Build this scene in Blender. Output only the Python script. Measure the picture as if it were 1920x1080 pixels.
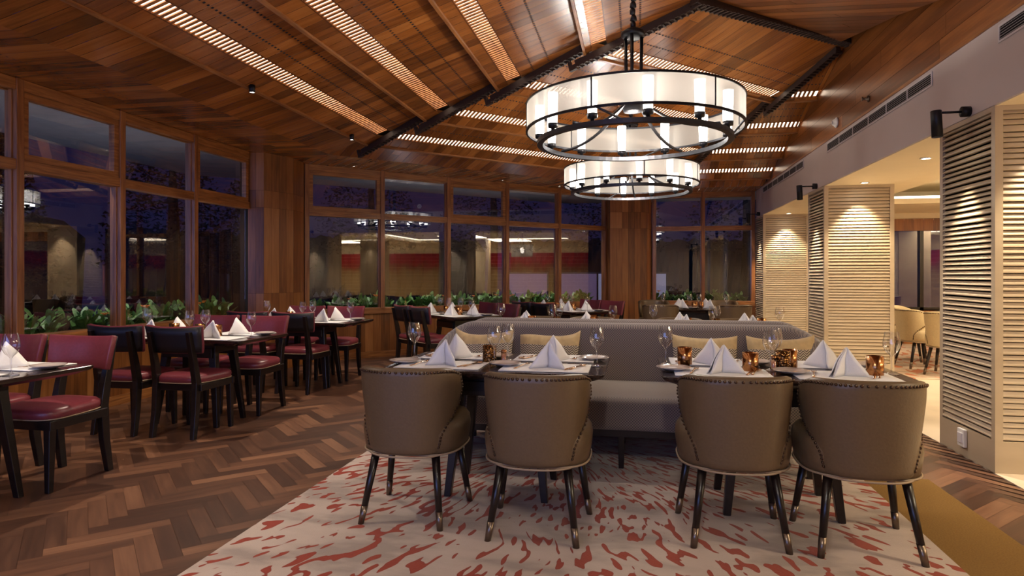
import bpy, math, random
from mathutils import Vector, Matrix
random.seed(7)
PI = math.pi
for o in list(bpy.data.objects): bpy.data.objects.remove(o)
sc = bpy.context.scene
COL = sc.collection

# ------------------------------------------------------------------ camera
cam_d = bpy.data.cameras.new('camera'); cam = bpy.data.objects.new('camera', cam_d); COL.objects.link(cam)
YAW = math.atan(232/1200)
cam.location = (0, 0, 1.24); cam.rotation_euler = (PI/2, 0, YAW)
cam_d.sensor_width = 36; cam_d.lens = 22.5; cam_d.shift_y = -25/1920; cam_d.clip_start = .05
sc.camera = cam
sc.view_settings.view_transform = 'Standard'; sc.view_settings.look = 'None'
sc.view_settings.gamma = 1; sc.view_settings.use_curve_mapping = False
sc.view_settings.exposure = 1.15

# ------------------------------------------------------------------ world: dusk sky, bluer afterglow behind the camera
w = bpy.data.worlds.new('dusk_sky'); sc.world = w; w.use_nodes = True
nt = w.node_tree; nt.nodes.clear()
wo = nt.nodes.new('ShaderNodeOutputWorld'); bg = nt.nodes.new('ShaderNodeBackground')
tc = nt.nodes.new('ShaderNodeTexCoord'); sx = nt.nodes.new('ShaderNodeSeparateXYZ')
mr = nt.nodes.new('ShaderNodeMapRange'); mr.inputs[1].default_value = -1; mr.inputs[2].default_value = -.55
mr.inputs[3].default_value = 1; mr.inputs[4].default_value = 0
mx = nt.nodes.new('ShaderNodeMix'); mx.data_type = 'RGBA'
mx.inputs[6].default_value = (.005, .0045, .017, 1); mx.inputs[7].default_value = (.62, .88, 2.1, 1)
nt.links.new(tc.outputs['Generated'], sx.inputs[0]); nt.links.new(sx.outputs[1], mr.inputs[0])
nt.links.new(mr.outputs[0], mx.inputs[0]); nt.links.new(mx.outputs[2], bg.inputs[0])
nt.links.new(bg.outputs[0], wo.inputs[0]); bg.inputs[1].default_value = 1.0

WARM = (1.0, .84, .66); NEUT = (1.0, .90, .80)
K = 1.0   # overall strength of the lamps
def lamp(name, kind, loc, energy, color=WARM, rot=(0, 0, 0), parent=None, size=.05, spot=None, blend=.6, sy=None):
    d = bpy.data.lights.new(name, kind); d.energy = energy*K; d.color = color
    if kind == 'AREA':
        d.size = size
        if sy: d.shape = 'RECTANGLE'; d.size_y = sy
    else: d.shadow_soft_size = size
    if spot: d.spot_size = math.radians(spot); d.spot_blend = blend
    o = bpy.data.objects.new(name, d); o.location = loc; o.rotation_euler = rot; COL.objects.link(o)
    if parent: o.parent = parent
    return o
def aim(frm, to):
    return (Vector(to)-Vector(frm)).to_track_quat('-Z', 'Y').to_euler()

# ------------------------------------------------------------------ materials
def M(name, col, rough=.5, metal=0, spec=.5, coat=0, emis=None, es=0, sheen=0):
    m = bpy.data.materials.new(name); m.use_nodes = True
    b = m.node_tree.nodes['Principled BSDF']
    b.inputs['Base Color'].default_value = (*col, 1); b.inputs['Roughness'].default_value = rough
    b.inputs['Metallic'].default_value = metal; b.inputs['Specular IOR Level'].default_value = spec
    b.inputs['Coat Weight'].default_value = coat; b.inputs['Sheen Weight'].default_value = sheen
    if emis: b.inputs['Emission Color'].default_value = (*emis, 1); b.inputs['Emission Strength'].default_value = es
    return m
def N(m, t, **kw):
    n = m.node_tree.nodes.new(t)
    for k, v in kw.items(): setattr(n, k, v)
    return n
def L(m, a, b): m.node_tree.links.new(a, b)
def ramp(m, pts):
    r = N(m, 'ShaderNodeValToRGB'); e = r.color_ramp.elements
    while len(e) < len(pts): e.new(.5)
    for i, (p, c) in enumerate(pts): e[i].position = p; e[i].color = (*c, 1)
    return r
def noisy(m, scale, amt, detail=4, coord='Object', bump=0, stretch=None, rvar=0):
    b = m.node_tree.nodes['Principled BSDF']; c = b.inputs['Base Color'].default_value[:3]
    t = N(m, 'ShaderNodeTexCoord'); n = N(m, 'ShaderNodeTexNoise'); n.inputs['Scale'].default_value = scale; n.inputs['Detail'].default_value = detail
    src = t.outputs[coord]
    if stretch:
        mp = N(m, 'ShaderNodeMapping'); mp.inputs['Scale'].default_value = stretch; L(m, src, mp.inputs[0]); src = mp.outputs[0]
    L(m, src, n.inputs[0])
    r = ramp(m, [(.3, tuple(x*(1-amt) for x in c)), (.7, tuple(min(1, x*(1+amt)) for x in c))])
    L(m, n.outputs[0], r.inputs[0]); L(m, r.outputs[0], b.inputs['Base Color'])
    if bump:
        bp = N(m, 'ShaderNodeBump'); bp.inputs['Strength'].default_value = bump; bp.inputs['Distance'].default_value = .003
        L(m, n.outputs[0], bp.inputs['Height']); L(m, bp.outputs[0], b.inputs['Normal'])
    return m
def plankmat(name, stops, rough, grain=1.0, spec=.5, coat=0):
    """boards: per board tone from the 'tone' attribute, grain stretched along the UV x axis (metres)"""
    m = M(name, (1, 1, 1), rough, spec=spec, coat=coat); b = m.node_tree.nodes['Principled BSDF']
    at = N(m, 'ShaderNodeAttribute'); at.attribute_name = 'tone'
    uv = N(m, 'ShaderNodeUVMap'); uv.uv_map = 'UVMap'
    mp = N(m, 'ShaderNodeMapping'); mp.inputs['Scale'].default_value = (2.2, 38, 1); L(m, uv.outputs[0], mp.inputs[0])
    n = N(m, 'ShaderNodeTexNoise'); n.inputs['Scale'].default_value = 1; n.inputs['Detail'].default_value = 6; n.inputs['Distortion'].default_value = .6; L(m, mp.outputs[0], n.inputs[0])
    mp2 = N(m, 'ShaderNodeMapping'); mp2.inputs['Scale'].default_value = (1.3, 7, 1); L(m, uv.outputs[0], mp2.inputs[0])
    n2 = N(m, 'ShaderNodeTexNoise'); n2.inputs['Scale'].default_value = 1; n2.inputs['Detail'].default_value = 3; n2.inputs['Distortion'].default_value = 1.2; L(m, mp2.outputs[0], n2.inputs[0])
    a1 = N(m, 'ShaderNodeMath', operation='MULTIPLY_ADD'); a1.inputs[1].default_value = .55*grain; L(m, n.outputs[0], a1.inputs[0])
    a2 = N(m, 'ShaderNodeMath', operation='MULTIPLY_ADD'); a2.inputs[1].default_value = .55*grain; L(m, n2.outputs[0], a2.inputs[0])
    a3 = N(m, 'ShaderNodeMath', operation='MULTIPLY_ADD'); a3.inputs[1].default_value = .62; a3.inputs[2].default_value = .19-.55*grain
    L(m, at.outputs['Fac'], a3.inputs[0]); L(m, a3.outputs[0], a2.inputs[2]); L(m, a2.outputs[0], a1.inputs[2])
    r = ramp(m, stops); L(m, a1.outputs[0], r.inputs[0]); L(m, r.outputs[0], b.inputs['Base Color'])
    bp = N(m, 'ShaderNodeBump'); bp.inputs['Strength'].default_value = .12; bp.inputs['Distance'].default_value = .002
    L(m, n.outputs[0], bp.inputs['Height']); L(m, bp.outputs[0], b.inputs['Normal'])
    return m
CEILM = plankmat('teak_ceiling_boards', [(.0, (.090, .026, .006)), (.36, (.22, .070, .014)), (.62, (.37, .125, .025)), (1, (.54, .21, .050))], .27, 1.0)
GABLEM = plankmat('dimmed_teak_gable_boards', [(.0, (.045, .013, .004)), (.4, (.13, .040, .010)), (.65, (.22, .072, .018)), (1, (.38, .14, .036))], .30, 1.1)  # ceiling teak with darker stops, the gable's dim light put into the colour
FLOORM = plankmat('walnut_parquet', [(.0, (.035, .016, .011)), (.35, (.075, .034, .021)), (.65, (.145, .066, .037)), (1, (.27, .135, .075))], .34, .9)
PANELM = plankmat('teak_wall_panels', [(.0, (.09, .028, .008)), (.4, (.27, .095, .022)), (.7, (.38, .15, .04)), (1, (.50, .22, .07))], .36, 1)
def solidwood(name, c1, c2, rough=.4, sc_=(3, 3, 3), s=1):
    m = M(name, c1, rough); b = m.node_tree.nodes['Principled BSDF']
    t = N(m, 'ShaderNodeTexCoord'); mp = N(m, 'ShaderNodeMapping'); mp.inputs['Scale'].default_value = sc_; L(m, t.outputs['Object'], mp.inputs[0])
    n = N(m, 'ShaderNodeTexNoise'); n.inputs['Scale'].default_value = s; n.inputs['Detail'].default_value = 6; n.inputs['Distortion'].default_value = 1; L(m, mp.outputs[0], n.inputs[0])
    r = ramp(m, [(.3, c1), (.7, c2)]); L(m, n.outputs[0], r.inputs[0]); L(m, r.outputs[0], b.inputs['Base Color'])
    return m
TEAKV = solidwood('teak_posts', (.17, .055, .018), (.42, .165, .05), .35, (30, 30, 2.2))
TEAKH = solidwood('teak_rails', (.19, .065, .018), (.46, .19, .055), .35, (3, 3, 42))
DARKW = solidwood('espresso_wood', (.006, .004, .004), (.014, .008, .007), .28, (8, 8, 40))
TABLEW = solidwood('dark_table_veneer', (.018, .010, .008), (.036, .020, .015), .14, (30, 3, 3))
BEAMM = M('dark_beam_metal', (.030, .014, .010), .55)
BLACKM = M('black_metal', (.020, .020, .024), .38, .6)
GREYM = M('charcoal_metal', (.055, .057, .065), .36, .7)
FERR = M('antique_bronze', (.20, .155, .12), .32, .9)
NAILM = M('bronze_nail', (.10, .062, .040), .3, .9)
TAUPE = noisy(M('taupe_leather', (.135, .088, .046), .38, spec=.45), 90, .06, 3, bump=.25)
CREAML = noisy(M('cream_leather', (.56, .44, .25), .45), 60, .06, 3, bump=.2)
PIPE = M('light_piping', (.34, .25, .16), .5)
REDL = noisy(M('burgundy_leather', (.155, .026, .036), .34, spec=.5), 70, .10, 3, bump=.2)
BLKL = noisy(M('black_leather', (.010, .008, .012), .45), 70, .1, 3)
CLOTH = noisy(M('white_linen', (.78, .78, .80), .8, sheen=.2), 250, .03, 2, bump=.15)
PORC = M('warm_grey_porcelain', (.50, .43, .40), .12, coat=.4)
COPP = M('polished_copper', (.42, .20, .085), .20, 1)
CUTL = M('rose_gold_cutlery', (.62, .42, .29), .2, 1)
CREAM = noisy(M('cream_plaster', (.78, .68, .50), .6), 3, .03)
LILAC = noisy(M('pale_painted_wall', (.60, .53, .52), .55), 2, .03)
WHITE = M('white_plastic', (.8, .8, .78), .4)
GRILLE = M('white_grille', (.66, .63, .66), .45)
DARKV = M('duct_black', (.006, .006, .008), .9)
BACKM = M('board_backing', (.010, .005, .003), .9)
GOLD = noisy(M('gold_pillow_cloth', (.50, .36, .17), .5, sheen=.4), 30, .12, 4, bump=.2)
LEAF = noisy(M('green_leaf', (.12, .27, .06), .45), 25, .45, 3)
FLOW = M('orange_petal', (.90, .26, .01), .6); FLOWY = M('yellow_petal', (.85, .55, .02), .6)
SOIL = M('dark_soil', (.03, .02, .015), .95)
MARB = noisy(M('cream_marble', (.66, .57, .44), .28), 2.2, .10, 6)
OUTG = M('night_ground', (.03, .03, .035), .9)
EAVE = noisy(M('grey_eave_render', (.42, .42, .44), .8), 4, .08)
TREE = noisy(M('night_foliage', (.005, .006, .005), .95, spec=.1), 6, .4, 5)
def marble_flute():
    m = M('fluted_travertine', (.60, .48, .32), .45); b = m.node_tree.nodes['Principled BSDF']
    t = N(m, 'ShaderNodeTexCoord'); mp = N(m, 'ShaderNodeMapping'); mp.inputs['Scale'].default_value = (1.5, 1.5, 5); L(m, t.outputs['Object'], mp.inputs[0])
    n = N(m, 'ShaderNodeTexNoise'); n.inputs['Scale'].default_value = 1.3; n.inputs['Detail'].default_value = 5; L(m, mp.outputs[0], n.inputs[0])
    r = ramp(m, [(.3, (.44, .345, .23)), (.7, (.52, .42, .29))]); L(m, n.outputs[0], r.inputs[0]); L(m, r.outputs[0], b.inputs['Base Color'])
    return m
FLUTE = marble_flute()
def sofa_fabric():
    m = M('grey_woven_upholstery', (.2, .2, .2), .85, sheen=.3); b = m.node_tree.nodes['Principled BSDF']
    t = N(m, 'ShaderNodeTexCoord'); ck = N(m, 'ShaderNodeTexChecker'); ck.inputs['Scale'].default_value = 115
    mp = N(m, 'ShaderNodeMapping'); mp.inputs['Scale'].default_value = (1, 1, 1); mp.inputs['Location'].default_value = (.003, .0031, .0029)
    L(m, t.outputs['Object'], mp.inputs[0]); L(m, mp.outputs[0], ck.inputs[0])
    n = N(m, 'ShaderNodeTexNoise'); n.inputs['Scale'].default_value = 200; L(m, t.outputs['Object'], n.inputs[0])
    ck.inputs[1].default_value = (.30, .245, .215, 1); ck.inputs[2].default_value = (.105, .090, .098, 1)
    mi = N(m, 'ShaderNodeMix', data_type='RGBA'); mi.inputs[0].default_value = .3
    L(m, ck.outputs[0], mi.inputs[6]); L(m, n.outputs[0], mi.inputs[7]); mi.blend_type = 'MULTIPLY'
    L(m, mi.outputs[2], b.inputs['Base Color'])
    return m
SOFAM = sofa_fabric()
def herring_cloth():
    m = M('chevron_pillow_band', (.3, .3, .3), .8); b = m.node_tree.nodes['Principled BSDF']
    t = N(m, 'ShaderNodeTexCoord'); s = N(m, 'ShaderNodeSeparateXYZ'); L(m, t.outputs['Object'], s.inputs[0])
    a = N(m, 'ShaderNodeMath', operation='PINGPONG'); a.inputs[1].default_value = .022; L(m, s.outputs[0], a.inputs[0])
    ad = N(m, 'ShaderNodeMath', operation='ADD'); L(m, a.outputs[0], ad.inputs[0]); L(m, s.outputs[2], ad.inputs[1])
    p = N(m, 'ShaderNodeMath', operation='PINGPONG'); p.inputs[1].default_value = .0085; L(m, ad.outputs[0], p.inputs[0])
    g = N(m, 'ShaderNodeMath', operation='GREATER_THAN'); g.inputs[1].default_value = .0043; L(m, p.outputs[0], g.inputs[0])
    r = ramp(m, [(.4, (.085, .07, .06)), (.6, (.58, .50, .38))]); L(m, g.outputs[0], r.inputs[0]); L(m, r.outputs[0], b.inputs['Base Color'])
    return m
CHEV = herring_cloth()
def rugmat(name, cx, cy, base, spot):
    m = M(name, base, .95, spec=.1, sheen=.2); b = m.node_tree.nodes['Principled BSDF']
    t = N(m, 'ShaderNodeTexCoord'); mp = N(m, 'ShaderNodeMapping'); mp.inputs['Location'].default_value = (-cx, -cy, 0); L(m, t.outputs['Object'], mp.inputs[0])
    nz = N(m, 'ShaderNodeTexNoise'); nz.inputs['Scale'].default_value = 1.6; nz.inputs['Detail'].default_value = 1; L(m, t.outputs['Object'], nz.inputs[0])
    vs = N(m, 'ShaderNodeVectorMath', operation='MULTIPLY_ADD'); vs.inputs[1].default_value = (.3, .3, 0); L(m, nz.outputs[1], vs.inputs[0]); L(m, mp.outputs[0], vs.inputs[2])
    ln = N(m, 'ShaderNodeVectorMath', operation='LENGTH'); L(m, vs.outputs[0], ln.inputs[0])
    nr = N(m, 'ShaderNodeVectorMath', operation='NORMALIZE'); L(m, vs.outputs[0], nr.inputs[0])
    sc1 = N(m, 'ShaderNodeVectorMath', operation='SCALE'); sc1.inputs[3].default_value = 50; L(m, nr.outputs[0], sc1.inputs[0])
    mu = N(m, 'ShaderNodeMath', operation='MULTIPLY'); mu.inputs[1].default_value = 9.0; L(m, ln.outputs[1], mu.inputs[0])
    sp = N(m, 'ShaderNodeSeparateXYZ'); L(m, sc1.outputs[0], sp.inputs[0])
    cb = N(m, 'ShaderNodeCombineXYZ'); L(m, sp.outputs[0], cb.inputs[0]); L(m, sp.outputs[1], cb.inputs[1]); L(m, mu.outputs[0], cb.inputs[2])
    n = N(m, 'ShaderNodeTexNoise'); n.inputs['Scale'].default_value = 1.0; n.inputs['Detail'].default_value = .5; n.inputs['Distortion'].default_value = .25; L(m, cb.outputs[0], n.inputs[0])
    big = N(m, 'ShaderNodeTexNoise'); big.inputs['Scale'].default_value = 1.1; big.inputs['Detail'].default_value = 2; L(m, t.outputs['Object'], big.inputs[0])
    ad = N(m, 'ShaderNodeMath', operation='MULTIPLY_ADD'); ad.inputs[1].default_value = .10; L(m, big.outputs[0], ad.inputs[0]); L(m, n.outputs[0], ad.inputs[2])
    r = ramp(m, [(.640, (0, 0, 0)), (.650, (1, 1, 1))]); L(m, ad.outputs[0], r.inputs[0])
    r2 = ramp(m, [(.640, tuple(x*.75 for x in spot)), (.68, spot)]); L(m, ad.outputs[0], r2.inputs[0])
    b2 = N(m, 'ShaderNodeTexNoise'); b2.inputs['Scale'].default_value = 3.0; b2.inputs['Detail'].default_value = 5
    mps = N(m, 'ShaderNodeMapping'); mps.inputs['Scale'].default_value = (.7, 1.6, 1); L(m, t.outputs['Object'], mps.inputs[0]); L(m, mps.outputs[0], b2.inputs[0])
    rb = ramp(m, [(.40, tuple(x*.72 for x in base)), (.50, base), (.62, tuple(min(1, x*1.12) for x in base))]); L(m, b2.outputs[0], rb.inputs[0])
    mi = N(m, 'ShaderNodeMix', data_type='RGBA'); L(m, r.outputs[0], mi.inputs[0]); L(m, rb.outputs[0], mi.inputs[6]); L(m, r2.outputs[0], mi.inputs[7])
    L(m, mi.outputs[2], b.inputs['Base Color'])
    f = N(m, 'ShaderNodeTexNoise'); f.inputs['Scale'].default_value = 260; L(m, t.outputs['Object'], f.inputs[0])
    bp = N(m, 'ShaderNodeBump'); bp.inputs['Strength'].default_value = .5; bp.inputs['Distance'].default_value = .004; L(m, f.outputs[0], bp.inputs['Height']); L(m, bp.outputs[0], b.inputs['Normal'])
    return m
RUGM = rugmat('splashed_rug', -.3, 5.0, (.44, .36, .31), (.27, .030, .004))
RUG2M = rugmat('striped_rug', 20, 8, (.60, .46, .34), (.50, .16, .06))
TANC = noisy(M('tan_carpet', (.20, .115, .038), .95, spec=.1), 140, .15, 3, bump=.4)
def glassmat(name, tint, gfac, rough=0.0, ior=4):
    m = bpy.data.materials.new(name); m.use_nodes = True; t = m.node_tree; t.nodes.clear()
    o = t.nodes.new('ShaderNodeOutputMaterial'); tr = t.nodes.new('ShaderNodeBsdfTransparent'); gl = t.nodes.new('ShaderNodeBsdfGlossy')
    mi = t.nodes.new('ShaderNodeMixShader'); lw = t.nodes.new('ShaderNodeLayerWeight'); lw.inputs[0].default_value = .5; fr = t.nodes.new('ShaderNodeMath'); fr.operation = 'POWER'; fr.inputs[1].default_value = ior; t.links.new(lw.outputs['Facing'], fr.inputs[0])
    ma = t.nodes.new('ShaderNodeMath'); ma.operation = 'MULTIPLY_ADD'; ma.inputs[1].default_value = gfac[0]; ma.inputs[2].default_value = gfac[1]; ma.use_clamp = True
    tr.inputs[0].default_value = (*tint, 1); gl.inputs['Roughness'].default_value = rough
    t.links.new(fr.outputs[0], ma.inputs[0]); t.links.new(ma.outputs[0], mi.inputs[0]); t.links.new(tr.outputs[0], mi.inputs[1]); t.links.new(gl.outputs[0], mi.inputs[2]); t.links.new(mi.outputs[0], o.inputs[0])
    return m
PANE = glassmat('night_window_glass', (.88, .88, .92), (.85, .11))
WGL = glassmat('clear_wine_glass', (.95, .95, .96), (1.0, .11), 0.0, 2.0)
def emit(name, col, s):
    m = bpy.data.materials.new(name); m.use_nodes = True; t = m.node_tree; t.nodes.clear()
    o = t.nodes.new('ShaderNodeOutputMaterial'); e = t.nodes.new('ShaderNodeEmission'); e.inputs[0].default_value = (*col, 1); e.inputs[1].default_value = s
    t.links.new(e.outputs[0], o.inputs[0]); return m
STRIPE = emit('ceiling_slot_light', (1, .78, .58), 2.8)
CANDE = emit('frosted_tube_light', (1, .95, .88), 5.0)
LENS = emit('lamp_lens', (1, .9, .75), 14)
COVE = emit('cove_light', (1, .84, .60), 4.5)
def shademat():
    m = bpy.data.materials.new('linen_shade'); m.use_nodes = True; t = m.node_tree; t.nodes.clear()
    o = t.nodes.new('ShaderNodeOutputMaterial'); d = t.nodes.new('ShaderNodeBsdfDiffuse'); tl = t.nodes.new('ShaderNodeBsdfTranslucent'); tp = t.nodes.new('ShaderNodeBsdfTransparent')
    d.inputs[0].default_value = (.50, .475, .435, 1); tl.inputs[0].default_value = (.44, .415, .38, 1)
    a = t.nodes.new('ShaderNodeMixShader'); a.inputs[0].default_value = .6; b = t.nodes.new('ShaderNodeMixShader'); b.inputs[0].default_value = .16
    t.links.new(d.outputs[0], a.inputs[1]); t.links.new(tl.outputs[0], a.inputs[2]); t.links.new(a.outputs[0], b.inputs[1]); t.links.new(tp.outputs[0], b.inputs[2]); t.links.new(b.outputs[0], o.inputs[0])
    return m
SHADE = shademat()

# ------------------------------------------------------------------ mesh helpers
class MB:
    def __init__(s): s.v = []; s.f = []; s.uv = []; s.tone = []; s.sm = []
    def quad(s, pts, uv=None, tone=None, smooth=False):
        n = len(s.v); s.v += [tuple(p) for p in pts]; s.f.append(tuple(range(n, n+len(pts))))
        s.uv.append(uv); s.tone.append(tone); s.sm.append(smooth); return s
    def add(s, vs, fs, smooth=False):
        n = len(s.v); s.v += [tuple(p) for p in vs]
        for f in fs: s.f.append(tuple(i+n for i in f)); s.uv.append(None); s.tone.append(None); s.sm.append(smooth)
        return s
    def box(s, a, b, M_=None):
        x0, y0, z0 = a; x1, y1, z1 = b
        x0, x1 = min(x0, x1), max(x0, x1); y0, y1 = min(y0, y1), max(y0, y1); z0, z1 = min(z0, z1), max(z0, z1)
        v = [Vector(p) for p in ((x0, y0, z0), (x1, y0, z0), (x1, y1, z0), (x0, y1, z0), (x0, y0, z1), (x1, y0, z1), (x1, y1, z1), (x0, y1, z1))]
        if M_: v = [M_ @ p for p in v]
        F_ = [(0, 3, 2, 1), (4, 5, 6, 7), (0, 1, 5, 4), (1, 2, 6, 5), (2, 3, 7, 6), (3, 0, 4, 7)]
        if M_ and M_.to_3x3().determinant() < 0: F_ = [tuple(reversed(f)) for f in F_]
        return s.add(v, F_)
    def rings(s, rs, cap=True, closed=True, smooth=True, loop=False):
        n = len(rs[0]); vs = [p for r in rs for p in r]; fs = []
        K_ = len(rs)
        for i in range(K_ if loop else K_-1):
            j2 = (i+1) % K_
            for j in range(n if closed else n-1):
                k = (j+1) % n; fs.append((i*n+j, i*n+k, j2*n+k, j2*n+j))
        if cap and not loop: fs.append(tuple(reversed(range(n)))); fs.append(tuple(range((K_-1)*n, K_*n)))
        return s.add(vs, fs, smooth)
    def tube(s, pts, r, seg=10, cap=True, loop=False):
        pts = [Vector(p) for p in pts]; rs = []
        n = len(pts); rr = r if hasattr(r, '__len__') else [r]*n
        up = None
        for i, p in enumerate(pts):
            if loop: d = pts[(i+1) % n]-pts[i-1]
            else: d = pts[min(i+1, n-1)]-pts[max(i-1, 0)]
            d.normalize()
            if up is None: up = Vector((0, 0, 1)) if abs(d.z) < .9 else Vector((1, 0, 0))
            a = d.cross(up).normalized(); b = a.cross(d).normalized(); up = b
            rs.append([p+(a*math.cos(2*PI*k/seg)+b*math.sin(2*PI*k/seg))*rr[i] for k in range(seg)])
        return s.rings(rs, cap, True, True, loop)
    def lathe(s, prof, c=(0, 0, 0), seg=24, cap=False, ax=None):
        rs = []
        for r, z in prof: rs.append([(c[0]+r*math.cos(2*PI*k/seg), c[1]+r*math.sin(2*PI*k/seg), c[2]+z) for k in range(seg)])
        return s.rings(rs, cap)
    def prism(s, poly, z0, z1):
        n = len(poly); v = [(x, y, z0) for x, y in poly]+[(x, y, z1) for x, y in poly]
        return s.add(v, [tuple(reversed(range(n))), tuple(range(n, 2*n))]+[(i, (i+1) % n, n+(i+1) % n, n+i) for i in range(n)])
def obj(name, mb, mat, parent=None, bevel=0, sub=0, solid=0, smooth=None):
    me = bpy.data.meshes.new(name); me.from_pydata(mb.v, [], mb.f)
    if any(u is not None for u in mb.uv):
        me.uv_layers.new(name='UVMap'); me.color_attributes.new('tone', 'FLOAT_COLOR', 'CORNER')
        fu, fc = [], []
        for f, u, t in zip(mb.f, mb.uv, mb.tone):
            tt = t if t is not None else .5
            for k in range(len(f)): fu += list(u[k]) if u else [0, 0]; fc += [tt, tt, tt, 1]
        me.uv_layers['UVMap'].data.foreach_set('uv', fu); me.color_attributes['tone'].data.foreach_set('color', fc)
    for p, sm in zip(me.polygons, mb.sm): p.use_smooth = sm if smooth is None else smooth
    me.materials.append(mat); me.update()
    o = bpy.data.objects.new(name, me); COL.objects.link(o)
    if parent: o.parent = parent
    if solid:
        md = o.modifiers.new('solid', 'SOLIDIFY'); md.thickness = abs(solid); md.offset = 1 if solid > 0 else -1
    if bevel:
        md = o.modifiers.new('bevel', 'BEVEL'); md.width = bevel; md.segments = 2; md.limit_method = 'ANGLE'
    if sub:
        md = o.modifiers.new('sub', 'SUBSURF'); md.levels = sub; md.render_levels = sub
    return o
def tag(o, label, cat, group=None):
    o['label'] = label; o['category'] = cat
    if group: o['group'] = group
    return o
def thing(name, label, cat, loc=(0, 0, 0), rz=0, group=None):
    o = bpy.data.objects.new(name, None); COL.objects.link(o); o.empty_display_size = .1
    o.location = loc; o.rotation_euler = (0, 0, rz); return tag(o, label, cat, group)
def struct(name, mb, mat, parent=None, **k):
    o = obj(name, mb, mat, parent, **k)
    if not parent: o['kind'] = 'structure'
    return o
def dup(o, loc=None, rz=None, label=None, group=None, parent=None):
    c = o.copy(); COL.objects.link(c)
    if parent: c.parent = parent
    if loc is not None: c.location = loc
    if rz is not None: c.rotation_euler = (0, 0, rz)
    if label: c['label'] = label
    if group: c['group'] = group
    for ch in list(o.children): dup(ch, parent=c)
    return c
class Pool:
    """first use moves the original, later uses are copies"""
    def __init__(s, proto): s.p = proto; s.used = False
    def put(s, loc, rz, label, group=None, mat=None):
        if not s.used:
            s.used = True; o = s.p; o.location = loc; o.rotation_euler = (0, 0, rz); o['label'] = label
            if group: o['group'] = group
            return o
        return dup(s.p, loc, rz, label, group)

# ------------------------------------------------------------------ planked polygons
def clip_row(poly, t):
    xs = []
    n = len(poly)
    for i in range(n):
        (a, b), (c, d) = poly[i], poly[(i+1) % n]
        if (b <= t < d) or (d <= t < b): xs.append(a+(c-a)*(t-b)/(d-b))
    return (min(xs), max(xs)) if len(xs) >= 2 else None
def planks(mb, poly, T, wid=.12, gap=.003, lmin=.8, lmax=2.4, eps=.0005):
    """poly: convex (s along boards, t across); T(s,t) -> 3D"""
    t0 = min(p[1] for p in poly); t1 = max(p[1] for p in poly)
    cuts = sorted(set([p[1] for p in poly]))
    t = t0
    while t < t1-1e-4:
        tn = min(t+wid, t1)
        inner = [c for c in cuts if t+1e-3 < c < tn-1e-3]
        subs = [t]+inner+[tn]
        tone_row = random.random()
        for ta, tb in zip(subs, subs[1:]):
            ra = clip_row(poly, ta+eps); rb = clip_row(poly, tb-eps)
            if not ra or not rb: continue
            lo, hi = min(ra[0], rb[0]), max(ra[1], rb[1])
            s = lo-random.uniform(0, lmax*.6); first = True
            while s < hi:
                e = s+random.uniform(lmin, lmax)
                if hi-e < .3: e = hi+1
                a0, a1 = max(s+gap/2, ra[0]), min(e-gap/2, ra[1]); b0, b1 = max(s+gap/2, rb[0]), min(e-gap/2, rb[1])
                if a1 > a0 or b1 > b0:
                    a1 = max(a1, a0); b1 = max(b1, b0)
                    g = gap/2; tu = ta+(g if ta == t else 0); tv = tb-(g if tb == tn else 0)
                    ou, ov = random.uniform(0, 50), random.uniform(0, 50)
                    P = [(a0, tu), (a1, tu), (b1, tv), (b0, tv)]
                    mb.quad([T(*p) for p in P], [(p[0]+ou, p[1]+ov) for p in P], min(1, max(0, .5*tone_row*.4+random.random()*.8)))
                s = e
        t = tn
    return mb

# ================================================================== SETTING
# floor ------------------------------------------------------------
fl = MB()
pw, pl = .086, .43
c45 = math.sqrt(.5)
def herring(x0, x1, y0, y1):
    n = 5
    R = int((max(x1-x0, y1-y0)*1.5)/pw)+12
    ox, oy = (x0+x1)/2, (y0+y1)/2
    for i in range(-R, R):
        for j in range(-R//n-2, R//n+3):
            # classic herringbone lattice in plank units
            ax = i+j*n*1.0; ay = i-j*n*1.0
            for hor in (0, 1):
                if hor: u0, v0, u1, v1 = ax, ay, ax+n, ay+1
                else: u0, v0, u1, v1 = ax, ay+1, ax+1, ay+1+n
                cu, cv = (u0+u1)/2*pw, (v0+v1)/2*pw
                X, Y = ox+(cu-cv)*c45, oy+(cu+cv)*c45
                if X < x0-.2 or X > x1+.2 or Y < y0-.2 or Y > y1+.2: continue
                g = .0007
                pts = [(u0*pw+g, v0*pw+g), (u1*pw-g, v0*pw+g), (u1*pw-g, v1*pw-g), (u0*pw+g, v1*pw-g)]
                ou, ov = random.uniform(0, 60), random.uniform(0, 60)
                q = [(max(x0, min(x1, ox+(u-v)*c45)), max(y0, min(y1, oy+(u+v)*c45)), 0) for u, v in pts]
                uv = [((u+ou, v+ov) if hor else (v+ou, u+ov)) for u, v in pts]
                fl.quad(q, uv, random.random()**1.25)
herring(-4.9, 2.2, -2.6, 12.7)
fl.quad([(-4.9, -2.6, -.004), (2.2, -2.6, -.004), (2.2, 12.7, -.004), (-4.9, 12.7, -.004)], [(0, 0)]*4, .1)
struct('floor', fl, FLOORM)
m = MB(); m.box((2.2, -2.6, -.05), (9.0, 12.7, .002)); struct('floor', m, MARB)
tag(obj('patterned_rug', MB().box((-1.84, -1.5, .001), (1.34, 7.0, .010)), RUGM), 'large cream rug with rust red splashes under the tan chairs and grey sofa', 'rug')
tag(obj('tan_carpet_strip', MB().box((1.342, -1.5, .001), (1.73, 4.26, .007)), TANC), 'plain tan brown carpet strip along the right edge of the splashed rug', 'carpet')
tag(obj('patterned_rug', MB().box((3.05, 8.35, .003), (7.5, 12.3, .010)), RUG2M), 'cream and orange striped rug in the room beyond the fluted pillars', 'rug')

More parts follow.
